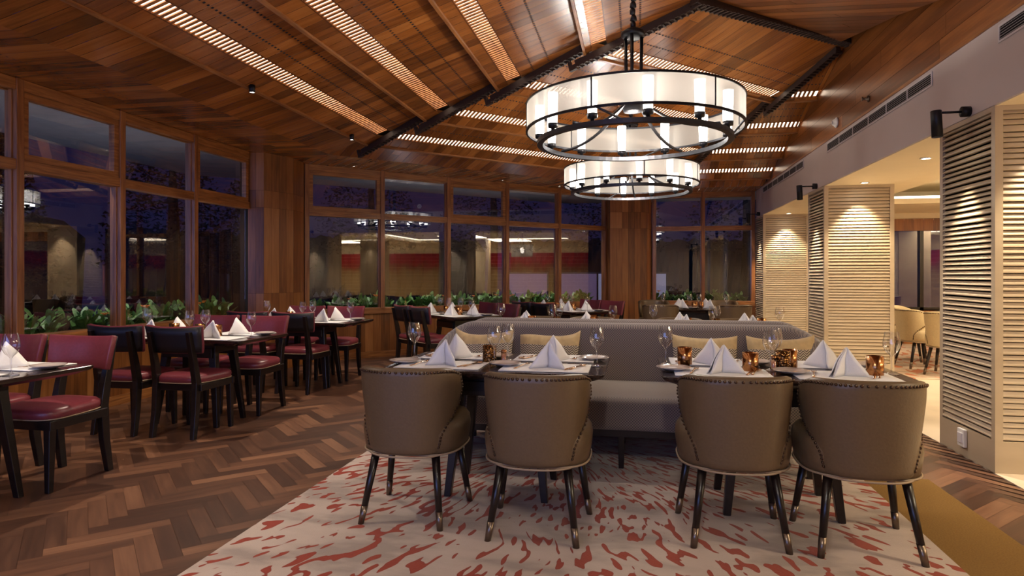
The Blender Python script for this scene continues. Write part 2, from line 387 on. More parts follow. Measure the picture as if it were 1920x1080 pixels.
# ceiling ----------------------------------------------------------
E_ = 1e-4
BANDS = [(0, .65-E_), (.65, .85), (1.0, 1.53-E_), (1.53, 1.70), (1.85, 2.47-E_), (2.47, 2.58), (2.73, 3.42-E_), (3.42, 3.48), (3.63, 9)]
STR = [(.85, 1.0), (1.70, 1.85), (2.58, 2.73), (3.48, 3.63)]
TRIM = [.65, 1.53, 2.47, 3.42]
H0, PT = 2.80, .2
SL = {  # origin, E, D, e-limits as functions of d, max d
 1: ((-3.9, 0), (0, 1), (1, 0), lambda d: -2.6, lambda d: 7.73-.4142*d, 4.46),
 2: ((-3.9, 7.73), (c45, c45), (c45, -c45), lambda d: .4142*d, lambda d: 5.897-.4142*d, 4.55),
 3: ((0, 11.9), (1, 0), (0, -1), lambda d: .27+.4142*d, lambda d: 2.2, 4.64)}
def saw(d):      # each ring of boards hangs a little below the upper edge of the ring before it
    if d <= 0: return 0
    K_ = [0, .65, 1.53, 2.47, 3.42, 4.6]
    for i, (a, b) in enumerate(zip(K_, K_[1:])):
        if d < b or b == 4.6:
            f = min(1, (d-a)/(b-a)); lo_, hi_ = (0 if i == 0 else -.08), (0 if i == 4 else .04)
            return lo_+(hi_-lo_)*f
def SP(k, e, d, dz=0, s=True):
    O, E, D = SL[k][:3]; return (O[0]+E[0]*e+D[0]*d, O[1]+E[1]*e+D[1]*d, H0+PT*d+dz+(saw(d) if s else 0))
cl = MB()
for k in (1, 2, 3):
    lo, hi, dm = SL[k][3:]
    for a, b in BANDS:
        b = min(b, dm)
        if b <= a: continue
        planks(cl, [(a, lo(a)), (b, lo(b)), (b, hi(b)), (a, hi(a))], lambda s, t: SP(k, t, s), .125, .004, 2.0, 3.2)
struct('ceiling', cl, CEILM)
# flat soffits along the window walls
so = MB()
planks(so, [(-4.95, -2.6), (-3.9, -2.6), (-3.9, 7.73), (-4.95, 8.16)], lambda s, t: (s, t, H0), .12, .003, .5, 1.2)
planks(so, [(0, 0), (0, 5.897), (-.95, 6.29), (-.95, -.39)], lambda s, t: SP(2, t, s, -PT*s), .12, .003, .5, 1.2)
planks(so, [(0, .27), (0, 2.2), (-.8, 2.2), (-.8, -.06)], lambda s, t: SP(3, t, s, -PT*s), .12, .003, .5, 1.2)
struct('ceiling', so, CEILM)
# fourth slope beyond the ridge, toward the camera
A4 = (.56, 5.88)
def S4(s, t): return (A4[0]+c45*(t+s), A4[1]+c45*(t-s), 3.70-.30*s)
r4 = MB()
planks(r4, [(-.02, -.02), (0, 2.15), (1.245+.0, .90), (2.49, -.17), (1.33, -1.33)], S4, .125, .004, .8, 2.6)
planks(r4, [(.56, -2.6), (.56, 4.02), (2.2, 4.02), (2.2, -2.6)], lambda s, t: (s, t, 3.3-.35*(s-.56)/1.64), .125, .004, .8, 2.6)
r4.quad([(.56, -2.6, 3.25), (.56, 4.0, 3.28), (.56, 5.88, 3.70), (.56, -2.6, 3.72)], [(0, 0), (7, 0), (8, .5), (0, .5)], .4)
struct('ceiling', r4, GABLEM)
bk = MB()
for k in (1, 2, 3):
    lo, hi, dm = SL[k][3:]
    bk.quad([SP(k, lo(0)-.0, 0, .14, False), SP(k, hi(0), 0, .14, False), SP(k, hi(dm), dm, .14, False), SP(k, lo(dm), dm, .14, False)])
bk.box((-5.1, -2.7, H0+.02), (-3.9, 8.2, H0+.1)); bk.box((.3, -2.7, 4.0), (3.2, 8, 4.05)); bk.box((-5.1, 8.2, 3.9), (3.0, 13.2, 3.95)); bk.box((-5.1, -2.7, 3.9), (3.2, 8.3, 3.95))
struct('ceiling', bk, BACKM)

# light slots: each a lit box with cross slats
for k, nm in ((1, 'the slope over the left windows'), (2, 'the slope over the far windows'), (3, 'the small slope beside the wooden gable wall')):
    lo, hi, dm = SL[k][3:]
    for i, (a, b) in enumerate(STR):
        e0 = lo(b)+.06 if k != 1 else -2.4; e1 = hi(b)-.06
        if k == 3: e0 += .02; e1 = 2.17
        if e1-e0 < .15: continue
        od = ('lowest', 'second lowest', 'second highest', 'highest')[i]
        t = thing('ceiling_light_slot', f'{od} slatted warm light slot on {nm}', 'ceiling light', SP(k, (e0+e1)/2, a, 0), 0)
        off = Vector(t.location)
        def Q(e, d, dz): return tuple(Vector(SP(k, e, d, dz))-off)
        g = MB()
        g.quad([Q(e0, a, .014), Q(e1, a, .014), Q(e1, b, .014), Q(e0, b, .014)])
        obj('diffuser', g, STRIPE, t)
        h = MB()
        for (d0, d1) in ((a-.004, a+.004), (b-.004, b+.004)):
            h.add([Q(e0, d0, -.004), Q(e1, d0, -.004), Q(e1, d1, -.004), Q(e0, d1, -.004), Q(e0, d0, .08), Q(e1, d0, .08), Q(e1, d1, .08), Q(e0, d1, .08)],
                  [(0, 3, 2, 1), (4, 5, 6, 7), (0, 1, 5, 4), (1, 2, 6, 5), (2, 3, 7, 6), (3, 0, 4, 7)])
        obj('housing', h, CEILM, t)
        s_ = MB(); e = e0
        while e < e1-.02:
            w_ = .029
            s_.add([Q(e, a, 0), Q(e+w_, a, 0), Q(e+w_, b, 0), Q(e, b, 0), Q(e, a, .009), Q(e+w_, a, .009), Q(e+w_, b, .009), Q(e, b, .009)],
                  [(0, 3, 2, 1), (4, 5, 6, 7), (0, 1, 5, 4), (1, 2, 6, 5), (2, 3, 7, 6), (3, 0, 4, 7)])
            e += .050
        obj('slats', s_, TEAKH, t)
# perforation rows
pf = MB()
for k in (1, 2, 3):
    lo, hi, dm = SL[k][3:]
    rows = [x+dx for x in (1.0, 1.85, 2.73, 3.63) for dx in (.13, .30)]
    for d in rows:
        if d > dm: continue
        e = (lo(d) if k != 1 else 0)+.05
        while e < hi(d)-.05:
            pf.quad([SP(k, e, d, -.002), SP(k, e+.018, d, -.002), SP(k, e+.018, d+.018, -.002), SP(k, e, d+.018, -.002)]); e += .042
for x in (-4.55, -4.42):
    y = 1.0
    while y < 7.6: pf.quad([(x, y, H0-.002), (x+.01, y, H0-.002), (x+.01, y+.018, H0-.002), (x, y+.018, H0-.002)]); y += .05
struct('trim_1', pf, DARKV)
# purlin battens
tn = 2
for k in (1, 2, 3):
    lo, hi, dm = SL[k][3:]
    for d in TRIM:
        e0 = lo(d) if k != 1 else -2.5; e1 = hi(d)
        if e1-e0 < .2: continue
        g = MB(); wv = .032
        d -= .022; wv = .024
        g.add([SP(k, e0, d, -.098, False), SP(k, e1, d, -.098, False), SP(k, e1, d+wv, -.098, False), SP(k, e0, d+wv, -.098, False), SP(k, e0, d, .06, False), SP(k, e1, d, .06, False), SP(k, e1, d+wv, .06, False), SP(k, e0, d+wv, .06, False)],
              [(0, 3, 2, 1), (4, 5, 6, 7), (0, 1, 5, 4), (1, 2, 6, 5), (2, 3, 7, 6), (3, 0, 4, 7)])
        struct('trim_%d' % tn, g, TEAKH); tn += 1
# stepped hip beams and ridge beam
def beam(p, q, wd, dp, hook=True):
    global tn
    p, q = Vector(p), Vector(q); d = (q-p).normalized(); sd = d.cross(Vector((0, 0, 1))).normalized(); up = sd.cross(d).normalized()
    g = MB(); R = Matrix((sd, d, up)).transposed().to_4x4(); R.translation = p
    Ln = (q-p).length
    g.box((-wd/2, 0, -dp/2), (wd/2, Ln, dp/2), R)
    g.box((-wd/2-.012, .0, -dp/2-.012), (-wd/2, Ln, -dp/2+.015), R); g.box((wd/2, .0, -dp/2-.012), (wd/2+.012, Ln, -dp/2+.015), R)
    y = .03
    while y < Ln: g.box((-wd/2-.012, y, -dp/2-.02), (wd/2+.012, y+.018, -dp/2-.004), R); y += .055
    if hook: g.box((-.02, -.08, -dp/2-.02), (.02, 0, .0), R); g.box((-.02, -.08, -.0), (.02, -.05, .05), R)
    o = struct('trim_%d' % tn, g, BEAMM); tn += 1; return o
def hip(d, dz): return Vector(SP(1, 7.73-.4142*d, d, dz, False))
def hip2(d, dz): return Vector(SP(3, .27+.4142*d, d, dz, False))
DS = [.65, 1.53, 2.47, 3.42, 4.50]
for a, b in zip(DS, DS[1:]):
    beam(hip(a-.10, -.135), hip(b, .0 if b < 4 else -.04), .055, .06)
    beam(hip2(a-.10, -.135), hip2(b, .0 if b < 4 else -.04), .055, .06)
beam((.50, 5.82, 3.66), (2.2, 7.27, 3.70), .09, .08, False)

# wooden gable wall above the bulkhead, bulkhead
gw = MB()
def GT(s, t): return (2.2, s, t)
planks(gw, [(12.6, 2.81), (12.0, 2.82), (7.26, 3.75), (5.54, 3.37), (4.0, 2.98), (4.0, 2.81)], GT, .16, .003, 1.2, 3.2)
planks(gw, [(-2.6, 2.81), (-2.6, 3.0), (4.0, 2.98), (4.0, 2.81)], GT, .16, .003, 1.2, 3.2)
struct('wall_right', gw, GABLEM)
struct('wall_right', MB().box((2.205, -2.7, 2.81), (2.25, 12.7, 3.95)), BACKM)
bh = MB(); bh.box((2.2, -2.6, 2.30), (2.96, 12.6, 2.81)); struct('wall_right', bh, LILAC, bevel=.004)
struct('trim_%d' % tn, MB().box((2.19, -2.6, 2.80), (2.215, 12.6, 2.825)), TEAKH); tn += 1
bs = MB(); bs.box((2.21, -2.6, 2.295), (2.97, 12.6, 2.3)); struct('ceiling', bs, CREAM)

# fluted pillars
def fluted_faces(mb, p0, p1, z0, z1, seed, o=.018, gap=.27):
    """ribs on the vertical face from p0 to p1 (outward normal on the right of p0->p1)"""
    rnd = random.Random(seed)
    p0, p1 = Vector((*p0, 0)), Vector((*p1, 0)); d = (p1-p0); n = Vector((d.y, -d.x, 0)).normalized()
    z = z0; tl0 = 0
    while z < z1-.01:
        s = rnd.choice([.032, .036, .036, .040, .044, .034]); zt = min(z+s, z1)
        tl = rnd.uniform(-.0022, .0022)
        a, b = z+tl0, z-tl0; c, e = zt+tl, zt-tl
        if zt >= z1: c = e = z1
        def lv(f, d): return [p0+n*d+Vector((0, 0, a+(c-a)*f)), p1+n*d+Vector((0, 0, b+(e-b)*f))]
        Q_ = [lv(0, 0), lv(gap, 0), lv(gap+.07, o), lv(gap+.25, o*.95), lv(1, 0)]
        for (u0, u1), (w0, w1) in zip(Q_, Q_[1:]): mb.add([u0, u1, w1, w0], [(0, 1, 2, 3)])
        z = zt; tl0 = tl
    return mb
for i, y in enumerate((.80, 4.49, 8.17, 11.90)):
    x0, x1, y0, y1 = 2.2, 2.96, y, y+.74
    lab = ('fluted travertine pillar hidden nearest the camera side', 'nearest fluted travertine pillar cut by the right edge, wall socket at its foot',
           'middle fluted travertine pillar beside the doorway to the lit room', 'farthest fluted travertine pillar next to the corner windows')[i]
    t = tag(bpy.data.objects.new('fluted_pillar', None), lab, 'pillar', None); COL.objects.link(t)
    core = MB(); ins = .018
    core.box((x0+ins, y0+ins, .19), (x1-ins, y1-ins, 2.27)); cs = .045
    for cx, cy in ((x0, y0), (x1-cs, y0), (x0, y1-cs), (x1-cs, y1-cs)): core.box((cx, cy, .20), (cx+cs, cy+cs, 2.265))
    core.box((x0, y0, 0), (x1, y1, .20)); core.box((x0, y0, 2.265), (x1, y1, 2.297))
    obj('shaft', core, FLUTE, t)
    r = MB()
    fluted_faces(r, (x0+cs, y0+ins), (x1-cs, y0+ins), .20, 2.265, i*4+1, .011, .12)     # faces the camera (-Y)
    fluted_faces(r, (x0+ins, y1-cs), (x0+ins, y0+cs), .20, 2.265, i*4+2)     # faces the room (-X)
    fluted_faces(r, (x1-ins, y0+cs), (x1-ins, y1-cs), .20, 2.265, i*4+3)
    fluted_faces(r, (x1-cs, y1-ins), (x0+cs, y1-ins), .20, 2.265, i*4+4, .011, .12)
    obj('ribs', r, FLUTE, t)
    # seam grooves of the plinth
for i, y in enumerate((.9, 4.3, 7.7)):
    t = tag(bpy.data.objects.new('fluted_pillar', None), 'fluted travertine pillar standing inside the lit room, %s' % ('nearest', 'middle', 'farthest')[i], 'pillar'); COL.objects.link(t)
    core = MB(); core.box((6.2, y, 0), (6.9, y+.7, 2.338)); obj('shaft', core, FLUTE, t)
    r = MB(); fluted_faces(r, (6.2, y+.7), (6.2, y), .1, 2.3, 40+i); fluted_faces(r, (6.2, y), (6.9, y), .1, 2.3, 50+i); obj('ribs', r, FLUTE, t)
    lamp('down_beam', 'SPOT', (6.02, y+.35, 2.3), 26, (1, .82, .58), (0, 0, 0), size=.02, spot=70, blend=.7); lamp('down_beam', 'SPOT', (6.55, y-.18, 2.3), 20, (1, .82, .58), (0, 0, 0), size=.02, spot=70, blend=.7)
t = thing('wall_socket', 'white power socket low on the nearest fluted pillar', 'socket', (2.197, 4.87, .13))
obj('plate', MB().box((-.022, -.045, -.06), (0, .045, .06)), WHITE, t, bevel=.004)
obj('socket_face', MB().box((-.030, -.03, -.035), (-.02, .03, .035)), GRILLE, t, bevel=.004)

# corner pillars of the window wall, boards of mixed tone
def panelwall(name, pts, z0, z1, wid=.14, mat=PANELM, hsplit=None, back=True):
    g = MB()
    for (a, b) in zip(pts, pts[1:]):
        A, B = Vector((*a, 0)), Vector((*b, 0)); Ln = (B-A).length; u = (B-A)/Ln; n = max(1, round(Ln/wid))
        for i in range(n):
            e0, e1 = i*Ln/n+.0012, (i+1)*Ln/n-.0012
            zs = [z0]+([h for h in hsplit] if hsplit else [])+[z1]
            for za, zb in zip(zs, zs[1:]):
                ou, ov = random.uniform(0, 50), random.uniform(0, 50)
                g.quad([A+u*e0+Vector((0, 0, za+.001)), A+u*e1+Vector((0, 0, za+.001)), A+u*e1+Vector((0, 0, zb-.001)), A+u*e0+Vector((0, 0, zb-.001))],
                       [(za+ou, e0+ov), (za+ou, e1+ov), (zb+ou, e1+ov), (zb+ou, e0+ov)], random.random())
    return struct(name, g, mat)
def W2(e, n, z=0):   # along wall 2, inward offset n
    return (-4.6+c45*e+c45*n, 8.28+c45*e-c45*n)
W2L = 5.742
panelwall('wall_left', [(-4.85, -2.6), (-4.85, 7.4)], 0, .70, .13)
panelwall('wall_far', [W2(0, 0), W2(W2L, 0)], 0, .70, .13)
panelwall('wall_back', [(.29, 12.6), (2.2, 12.6)], 0, .70, .13)
panelwall('wall_corner', [(-4.86, 7.38), (-4.66, 7.42), (-4.50, 7.86), (-4.54, 8.20), (-4.60, 8.28)], 0, 2.8, .13, hsplit=[1.0, 2.1, 2.32])
panelwall('wall_corner', [W2(W2L, 0), (-.47, 12.02), (.20, 12.16), (.30, 12.6)], 0, 2.8, .12, hsplit=[2.1, 2.4])
for nm, mb_ in (('wall_left', MB().box((-4.97, -2.6, 0), (-4.86, 7.4, .68))), ):
    struct(nm, mb_, BACKM)
g = MB(); g.prism([W2(-.3, -.02), W2(W2L+.1, -.02), W2(W2L+.1, -.12), W2(-.3, -.12)], 0, .68); struct('wall_far', g, BACKM)
g = MB(); g.prism([(-4.97, 7.38), (-4.87, 7.38), (-4.68, 7.44), (-4.52, 7.87), (-4.56, 8.18), (-4.62, 8.26), (-4.85, 8.3), (-5.0, 8.1)], 0, 2.8); struct('wall_corner', g, BACKM)
g = MB(); g.prism([(-.54, 12.36), (-.46, 12.04), (.19, 12.18), (.28, 12.6), (.28, 12.75), (-.6, 12.6)], 0, 2.8); struct('wall_corner', g, BACKM)
g = MB(); g.box((.28, 12.62, 0), (2.2, 12.72, .68)); struct('wall_back', g, BACKM)
# base plinth
struct('baseboard_left', MB().box((-4.85, -2.6, 0), (-4.83, 7.4, .09)), TEAKH)
g = MB(); g.prism([W2(0, 0), W2(W2L, 0), W2(W2L, .02), W2(0, .02)], 0, .09); struct('baseboard_far', g, TEAKH)

# window bays ------------------------------------------------------
wn = 1
def window_bay(T, L0, L1, sash_up, post_end=False, zt=2.12):
    """T: Matrix mapping (along, inward, z); bay between along L0 and L1"""
    global wn
    pwid, dep = .065, .10
    fr = MB()
    fr.box((L0, -dep/2, .68), (L0+pwid, dep/2+.02, H0), T)
    if post_end: fr.box((L1, -dep/2, .68), (L1+pwid, dep/2+.02, H0), T)
    fr.box((L0-.012, -.02, .68), (L0+.008, .03, H0), T)
    o = struct('window_%d' % wn, fr, TEAKV, bevel=.004); wn += 1
    r = MB(); a, b = L0+pwid, L1
    r.box((a, -dep/2, zt-.045), (b, dep/2+.015, zt+.04), T); r.box((a, -dep/2, H0-.09), (b, dep/2+.012, H0), T)
    r.box((a, -.035, H0-.10), (b, .0, H0-.085), T)
    obj('rail', r, TEAKH, o, bevel=.004)
    s = MB(); s.box((L0-.01, -dep/2, .66), (L1+.06, dep/2+.05, .745), T); obj('sill', s, TEAKH, o, bevel=.004)
    lo_, hi_ = .745, zt-.045
    obj('glass_pane', MB().box((a, -.004, lo_), (b, .0, hi_), T), PANE, o)
    ua, ub = zt+.04, H0-.09
    if sash_up:
        q = MB(); f = .055
        q.box((a, -.01, ua), (a+f, .05, ub), T); q.box((b-f, -.01, ua), (b, .05, ub), T); q.box((a+f, -.01, ua), (b-f, .05, ua+f), T); q.box((a+f, -.01, ub-f), (b-f, .05, ub), T)
        obj('sash', q, TEAKH, o, bevel=.003); obj('glass_pane', MB().box((a+f, .016, ua+f), (b-f, .02, ub-f), T), PANE, o)
    else:
        obj('glass_pane', MB().box((a, -.004, ua), (b, .0, ub), T), PANE, o)
    return o
T1 = Matrix(((0, 1, 0, -4.88), (1, 0, 0, 0), (0, 0, 1, 0), (0, 0, 0, 1)))   # along=Y, inward=+X
for i, (y, su) in enumerate(((.10, 0), (1.14, 1), (2.18, 0), (3.22, 0), (4.26, 1), (5.30, 0), (6.34, 1))):
    window_bay(T1, y-.03, y+1.01, su)
T2 = Matrix(((c45, c45, 0, -4.6-.03*c45), (c45, -c45, 0, 8.28+.03*c45), (0, 0, 1, 0), (0, 0, 0, 1)))
for i in range(5): window_bay(T2, .02+i*1.13, .02+(i+1)*1.13, i in (0, 2), i == 4)
T3 = Matrix(((1, 0, 0, .30), (0, -1, 0, 12.63), (0, 0, 1, 0), (0, 0, 0, 1)))
for i in range(2): window_bay(T3, .02+i*.90, .02+(i+1)*.90, 0, i == 1)
# back wall with large windows behind the camera, side closers
g = MB(); g.box((-5.0, -2.75, 0), (9.2, -2.6, .5)); g.box((-5.0, -2.75, 2.4), (9.2, -2.6, 4.0)); g.box((.0, -2.75, .5), (4.0, -2.6, 2.4))
for x in (-5.0, -3.2, -1.4, .4, 2.2, 4.0): g.box((x, -2.75, .5), (x+.14, -2.6, 2.4))
g.box((4.0, -2.75, .5), (9.2, -2.6, 2.4)); struct('wall_rear', g, LILAC)
g = MB(); g.box((-5.05, -2.7, 0), (-4.86, .06, 2.8)); struct('wall_left', g, BACKM)

# air grilles
def grille(y0, y1, lab):
    t = thing('air_grille', lab, 'vent', (2.197, (y0+y1)/2, 2.665), 0, None); h = (y1-y0)/2
    f = MB()
    for a, b in (((-.006, -h, 0), (0, h, .014)), ((-.006, -h, .096), (0, h, .11)), ((-.006, -h, .014), (0, -h+.014, .096)), ((-.006, h-.014, .014), (0, h, .096))): f.box(a, b)
    n = max(2, round((y1-y0)/.42))
    for i in range(1, n): f.box((-.006, -h+2*h*i/n-.006, .014), (0, -h+2*h*i/n+.006, .096))
    obj('frame', f, GRILLE, t)
    obj('duct_opening', MB().box((-.001, -h+.014, .014), (.0015, h-.014, .096)), DARKV, t)
    s = MB()
    for i in range(5): z = .023+i*.016; s.add([(-.001, -h+.014, z), (-.001, h-.014, z), (-.008, h-.014, z-.006), (-.008, -h+.014, z-.006)], [(0, 1, 2, 3)])
    obj('louvres', s, GRILLE, t, solid=.0015)
grille(2.2, 4.44, 'short section of white air grille at the top right corner of the pale wall')
grille(5.34, 8.04, 'long white air grille in the middle of the pale wall')
grille(9.11, 11.87, 'farthest white air grille on the pale wall')
# detectors
t = thing('smoke_detector', 'white smoke detector on the wooden gable wall', 'smoke detector', (2.197, 7.67, 2.93)); g = MB()
g.lathe([(0, 0), (.055, 0), (.058, .012), (.045, .022), (.03, .045), (.0, .048)]); o = obj('body', g, WHITE, t); o.rotation_euler = (0, -PI/2, 0)
o = obj('lamp_ring', MB().lathe([(.018, .046), (.02, .052), (0, .054)]), GRILLE, t); o.rotation_euler = (0, -PI/2, 0)
t = thing('wall_sprinkler', 'small dark sprinkler head on the wooden gable wall', 'sprinkler', (2.197, 6.69, 2.93))
o = obj('flange', MB().lathe([(0, 0), (.032, 0), (.03, .01), (.012, .015), (.012, .05), (0, .052)]), FERR, t); o.rotation_euler = (0, -PI/2, 0)
o = obj('deflector', MB().lathe([(0, .055), (.02, .055), (.02, .06), (0, .06)]), FERR, t); o.rotation_euler = (0, -PI/2, 0)

# tubular wall spots
wl = thing('wall_spotlight', 'black tubular spotlight on an arm above the nearest fluted pillar', 'spotlight', (2.2, 4.80, 2.335))
o = obj('wall_disc', MB().lathe([(0, 0), (.035, 0), (.035, .05), (0, .05)]), BLACKM, wl); o.rotation_euler = (0, -PI/2, 0)
obj('arm', MB().tube([(-.04, 0, 0), (-.19, 0, 0)], .008), BLACKM, wl)
b_ = obj('barrel', MB().lathe([(0, .09), (.032, .09), (.034, .085), (.034, -.09), (.030, -.09), (.030, -.072), (0, -.072)]), BLACKM, wl); b_.location = (-.2, 0, -.075); b_.rotation_euler = (0, -.05, 0)
ln = obj('lens', MB().lathe([(0, -.074), (.029, -.074)]), LENS, b_)
WSP = [(4.80, None), (8.49, 'black tubular spotlight on an arm above the middle fluted pillar'), (12.2, 'black tubular spotlight on an arm above the farthest fluted pillar'), (1.2, 'black tubular spotlight above the pillar beside the camera')]
for y, lb in WSP:
    if lb: dup(wl, (2.2, y, 2.335), label=lb)
    lamp('spot_beam', 'SPOT', (2.00, y, 2.13), 60, WARM, aim((2.00, y, 2.13), (2.19, y+.10, .5)), size=.015, spot=56, blend=.8)

# ceiling spots hanging from the lowest batten
cs_ = thing('ceiling_spotlight', 'small black ceiling spotlight near the top left, above the second window', 'spotlight', SP(1, 4.95, .68, -.03))
obj('barrel', MB().lathe([(0, .03), (.025, .03), (.025, -.035), (.022, -.035), (.022, -.027), (0, -.027)]), BLACKM, cs_)
obj('lens', MB().lathe([(0, -.029), (.0215, -.029)]), LENS, cs_)
dup(cs_, SP(1, 6.91, .68, -.03), label='small black ceiling spotlight near the stepped hip beams, above the third window')
for e in (.9, 2.9, 4.95, 6.91):
    if e < 4: dup(cs_, SP(1, e, .68, -.03), label='added unseen ceiling spotlight %s' % ('directly left of the camera' if e > 2 else 'behind the camera'))  # more spots out of view, added for lighting
    p = Vector(SP(1, e, .68, -.12)); lamp('spot_beam', 'SPOT', p, 75, WARM, aim(p, (p.x+.15, p.y-.3, 0)), size=.03, spot=95, blend=.7)

# recessed downlights in the bulkhead soffit and lit room
dl = thing('recessed_downlight', 'recessed downlight in the soffit before the middle fluted pillar', 'downlight', (2.58, 7.98, 2.296))
obj('ring', MB().lathe([(.036, .002), (.048, 0), (.05, -.004), (.036, -.006)]), WHITE, dl)
obj('lens', MB().lathe([(0, -.002), (.036, -.002)]), LENS, dl)
DL = [(2.58, 7.98, 2.294, None, .2), (2.58, 4.28, 2.294, 'recessed downlight in the soffit before the nearest fluted pillar', .2), (2.58, 11.7, 2.294, 'recessed downlight in the soffit before the farthest fluted pillar', .2), (2.58, .6, 2.294, 'recessed downlight beside the camera', .2),
      (3.10, 8.3, 2.40, 'recessed downlight at the doorway edge of the lit room', .2)]
for x, y, z, lb, _ in DL:
    if lb: dup(dl, (x, y, z), label=lb)
    if x < 3: lamp('down_beam', 'SPOT', (x, y, z-.02), 55, (1, .80, .54), aim((x, y, z), (x, y+.14, 0)), size=.02, spot=80, blend=.7)
for y in (2.6, 6.4, 10.2): # soffit lights washing the openings
    dup(dl, (2.58, y, 2.294), label='recessed downlight in the soffit over the %s opening' % {2.6: 'nearest', 6.4: 'middle', 10.2: 'farthest'}[y]); lamp('down_beam', 'SPOT', (2.58, y, 2.27), 34, (1, .80, .54), (0, 0, 0), size=.03, spot=130, blend=.8)

# room beyond the pillars ------------------------------------------
g = MB(); g.box((9.0, -2.7, 0), (9.1, 12.7, 3.0)); struct('wall_east', g, CREAM)
rb = MB()
for zi in range(14):
    for yi in range(60):
        z = .25+zi*.125; y = -2.4+yi*.25+(.125 if zi % 2 else 0)
        if y+.24 > 12.5: continue
        rb.box((8.96, y, z), (8.985+random.uniform(0, .012), y+.242, z+.118))
TILE = M('red_gold_tiles', (.5, .03, .02), .3); b = TILE.node_tree.nodes['Principled BSDF']
t_ = N(TILE, 'ShaderNodeTexCoord'); s_ = N(TILE, 'ShaderNodeSeparateXYZ'); L(TILE, t_.outputs['Object'], s_.inputs[0])
nz_ = N(TILE, 'ShaderNodeTexNoise'); nz_.inputs['Scale'].default_value = 3; L(TILE, t_.outputs['Object'], nz_.inputs[0])
ad_ = N(TILE, 'ShaderNodeMath', operation='MULTIPLY_ADD'); ad_.inputs[1].default_value = .5; L(TILE, nz_.outputs[0], ad_.inputs[0]); L(TILE, s_.outputs[2], ad_.inputs[2])
r_ = ramp(TILE, [(.0, (.45, .32, .16)), (.68, (.36, .24, .11)), (.80, (.25, .08, .03)), (.88, (.36, .02, .018))])
dv = N(TILE, 'ShaderNodeMath', operation='DIVIDE'); dv.inputs[1].default_value = 2.2; L(TILE, ad_.outputs[0], dv.inputs[0]); L(TILE, dv.outputs[0], r_.inputs[0]); L(TILE, r_.outputs[0], b.inputs['Base Color'])
struct('wall_east', rb, TILE)
# ceiling tray with coves
g = MB(); g.box((2.97, -2.7, 2.34), (3.45, 12.7, 2.42)); g.box((8.2, -2.7, 2.34), (9.1, 12.7, 2.42))
g.box((3.45, 10.9, 2.34), (8.2, 12.7, 2.42)); g.box((3.45, -2.7, 2.34), (8.2, -1.2, 2.42)); g.box((3.45, 4.9, 2.34), (8.2, 5.5, 2.42))
g.box((2.97, -2.7, 2.72), (9.1, 12.7, 2.78)); g.box((2.962, -2.6, 2.3), (2.99, 12.6, 2.78)); struct('ceiling', g, CREAM)
struct('ceiling', MB().box((3.0, -2.7, 2.9), (9.2, 12.75, 2.92)), BACKM)
g = MB(); g.box((2.96, 12.6, 2.36), (9.1, 12.75, 2.9)); struct('wall_back', g, CREAM)
cn = 0
for (a, b, nm) in (((3.38, -1.2), (3.42, 4.9), 'near bay, pillar side'), ((3.38, 5.5), (3.42, 10.9), 'far bay, pillar side'), ((8.24, -1.2), (8.28, 4.9), 'near bay, tiled wall side'), ((8.24, 5.5), (8.28, 10.9), 'far bay, tiled wall side'), ((3.5, 10.94), (8.2, 10.98), 'far bay, window end'), ((3.5, 4.84), (8.2, 4.88), 'near bay, beam side'), ((3.5, 5.52), (8.2, 5.56), 'far bay, beam side')):
    tag(obj('cove_light_strip', MB().box((a[0], a[1], 2.43), (b[0], b[1], 2.46)), COVE), 'warm cove light strip hidden in the lit room ceiling, '+nm, 'cove light')
for (x, y) in ((5, 1.5), (5, 8), (7.2, 3.2), (7.2, 9)): lamp('room_lamp', 'AREA', (x, y, 2.33), 55, (1, .82, .56), (0, 0, 0), size=1.2)
# far window wall of that room
window3 = []
g = MB(); g.box((2.96, 12.58, 2.22), (9.0, 12.72, 2.36)); struct('trim_%d' % tn, g, CREAM); tn += 1
panelwall('wall_back', [(2.96, 12.56), (9.0, 12.56)], 2.02, 2.24, .16)
panelwall('wall_back', [(2.96, 12.57), (9.0, 12.57)], 0, .62, .16)
T4 = Matrix(((1, 0, 0, 3.0), (0, -1, 0, 12.63), (0, 0, 1, 0), (0, 0, 0, 1)))
for i in range(3):
    fr = MB(); a = i*2.0; fr.box((a-.03, -.05, .6), (a+.03, .06, 2.04), T4); fr.box((a, -.05, .6), (a+2, .06, .66), T4)
    o = struct('window_%d' % wn, fr, DARKW); wn += 1
    obj('glass_pane', MB().box((a+.03, 0, .66), (a+1.97, .004, 2.04), T4), PANE, o)

# ================================================================== OUTSIDE
struct('ground', MB().box((-30, -6, -.35), (12, 40, -.3)), OUTG)
g = MB(); g.prism([(-7.4, -2), (-4.97, -2), (-4.97, 8.2), (-.6, 12.75), (2.2, 12.75), (9, 12.75), (9, 15.2), (-1.6, 15.2), (-7.4, 9.6)], 2.93, 3.0); struct('eave', g, EAVE)
for x, y, nm in ((-5.6, 3.4, 'left windows, near end'), (-5.6, 6.4, 'left windows, far end'), (-3.6, 10.3, 'far windows, left half'), (-1.9, 12.0, 'far windows, right half'), (1.2, 13.3, 'corner windows')):
    t = thing('added_eave_uplight', 'small added outdoor lamp lighting the grey eave outside the '+nm, 'outdoor lamp', (x, y, .62))  # lamps added outside to brighten the eave
    obj('body', MB().lathe([(0, 0), (.04, 0), (.05, .08), (.03, .08)]), BLACKM, t); obj('stake', MB().tube([(0, 0, -.92), (0, 0, .01)], .012, 6), BLACKM, t); obj('lens', MB().lathe([(0, .07), (.03, .07)]), LENS, t)
    lamp('up_beam', 'SPOT', (x, y, .75), 16, (.95, .95, 1), (PI, 0, 0), size=.05, spot=120, blend=1)
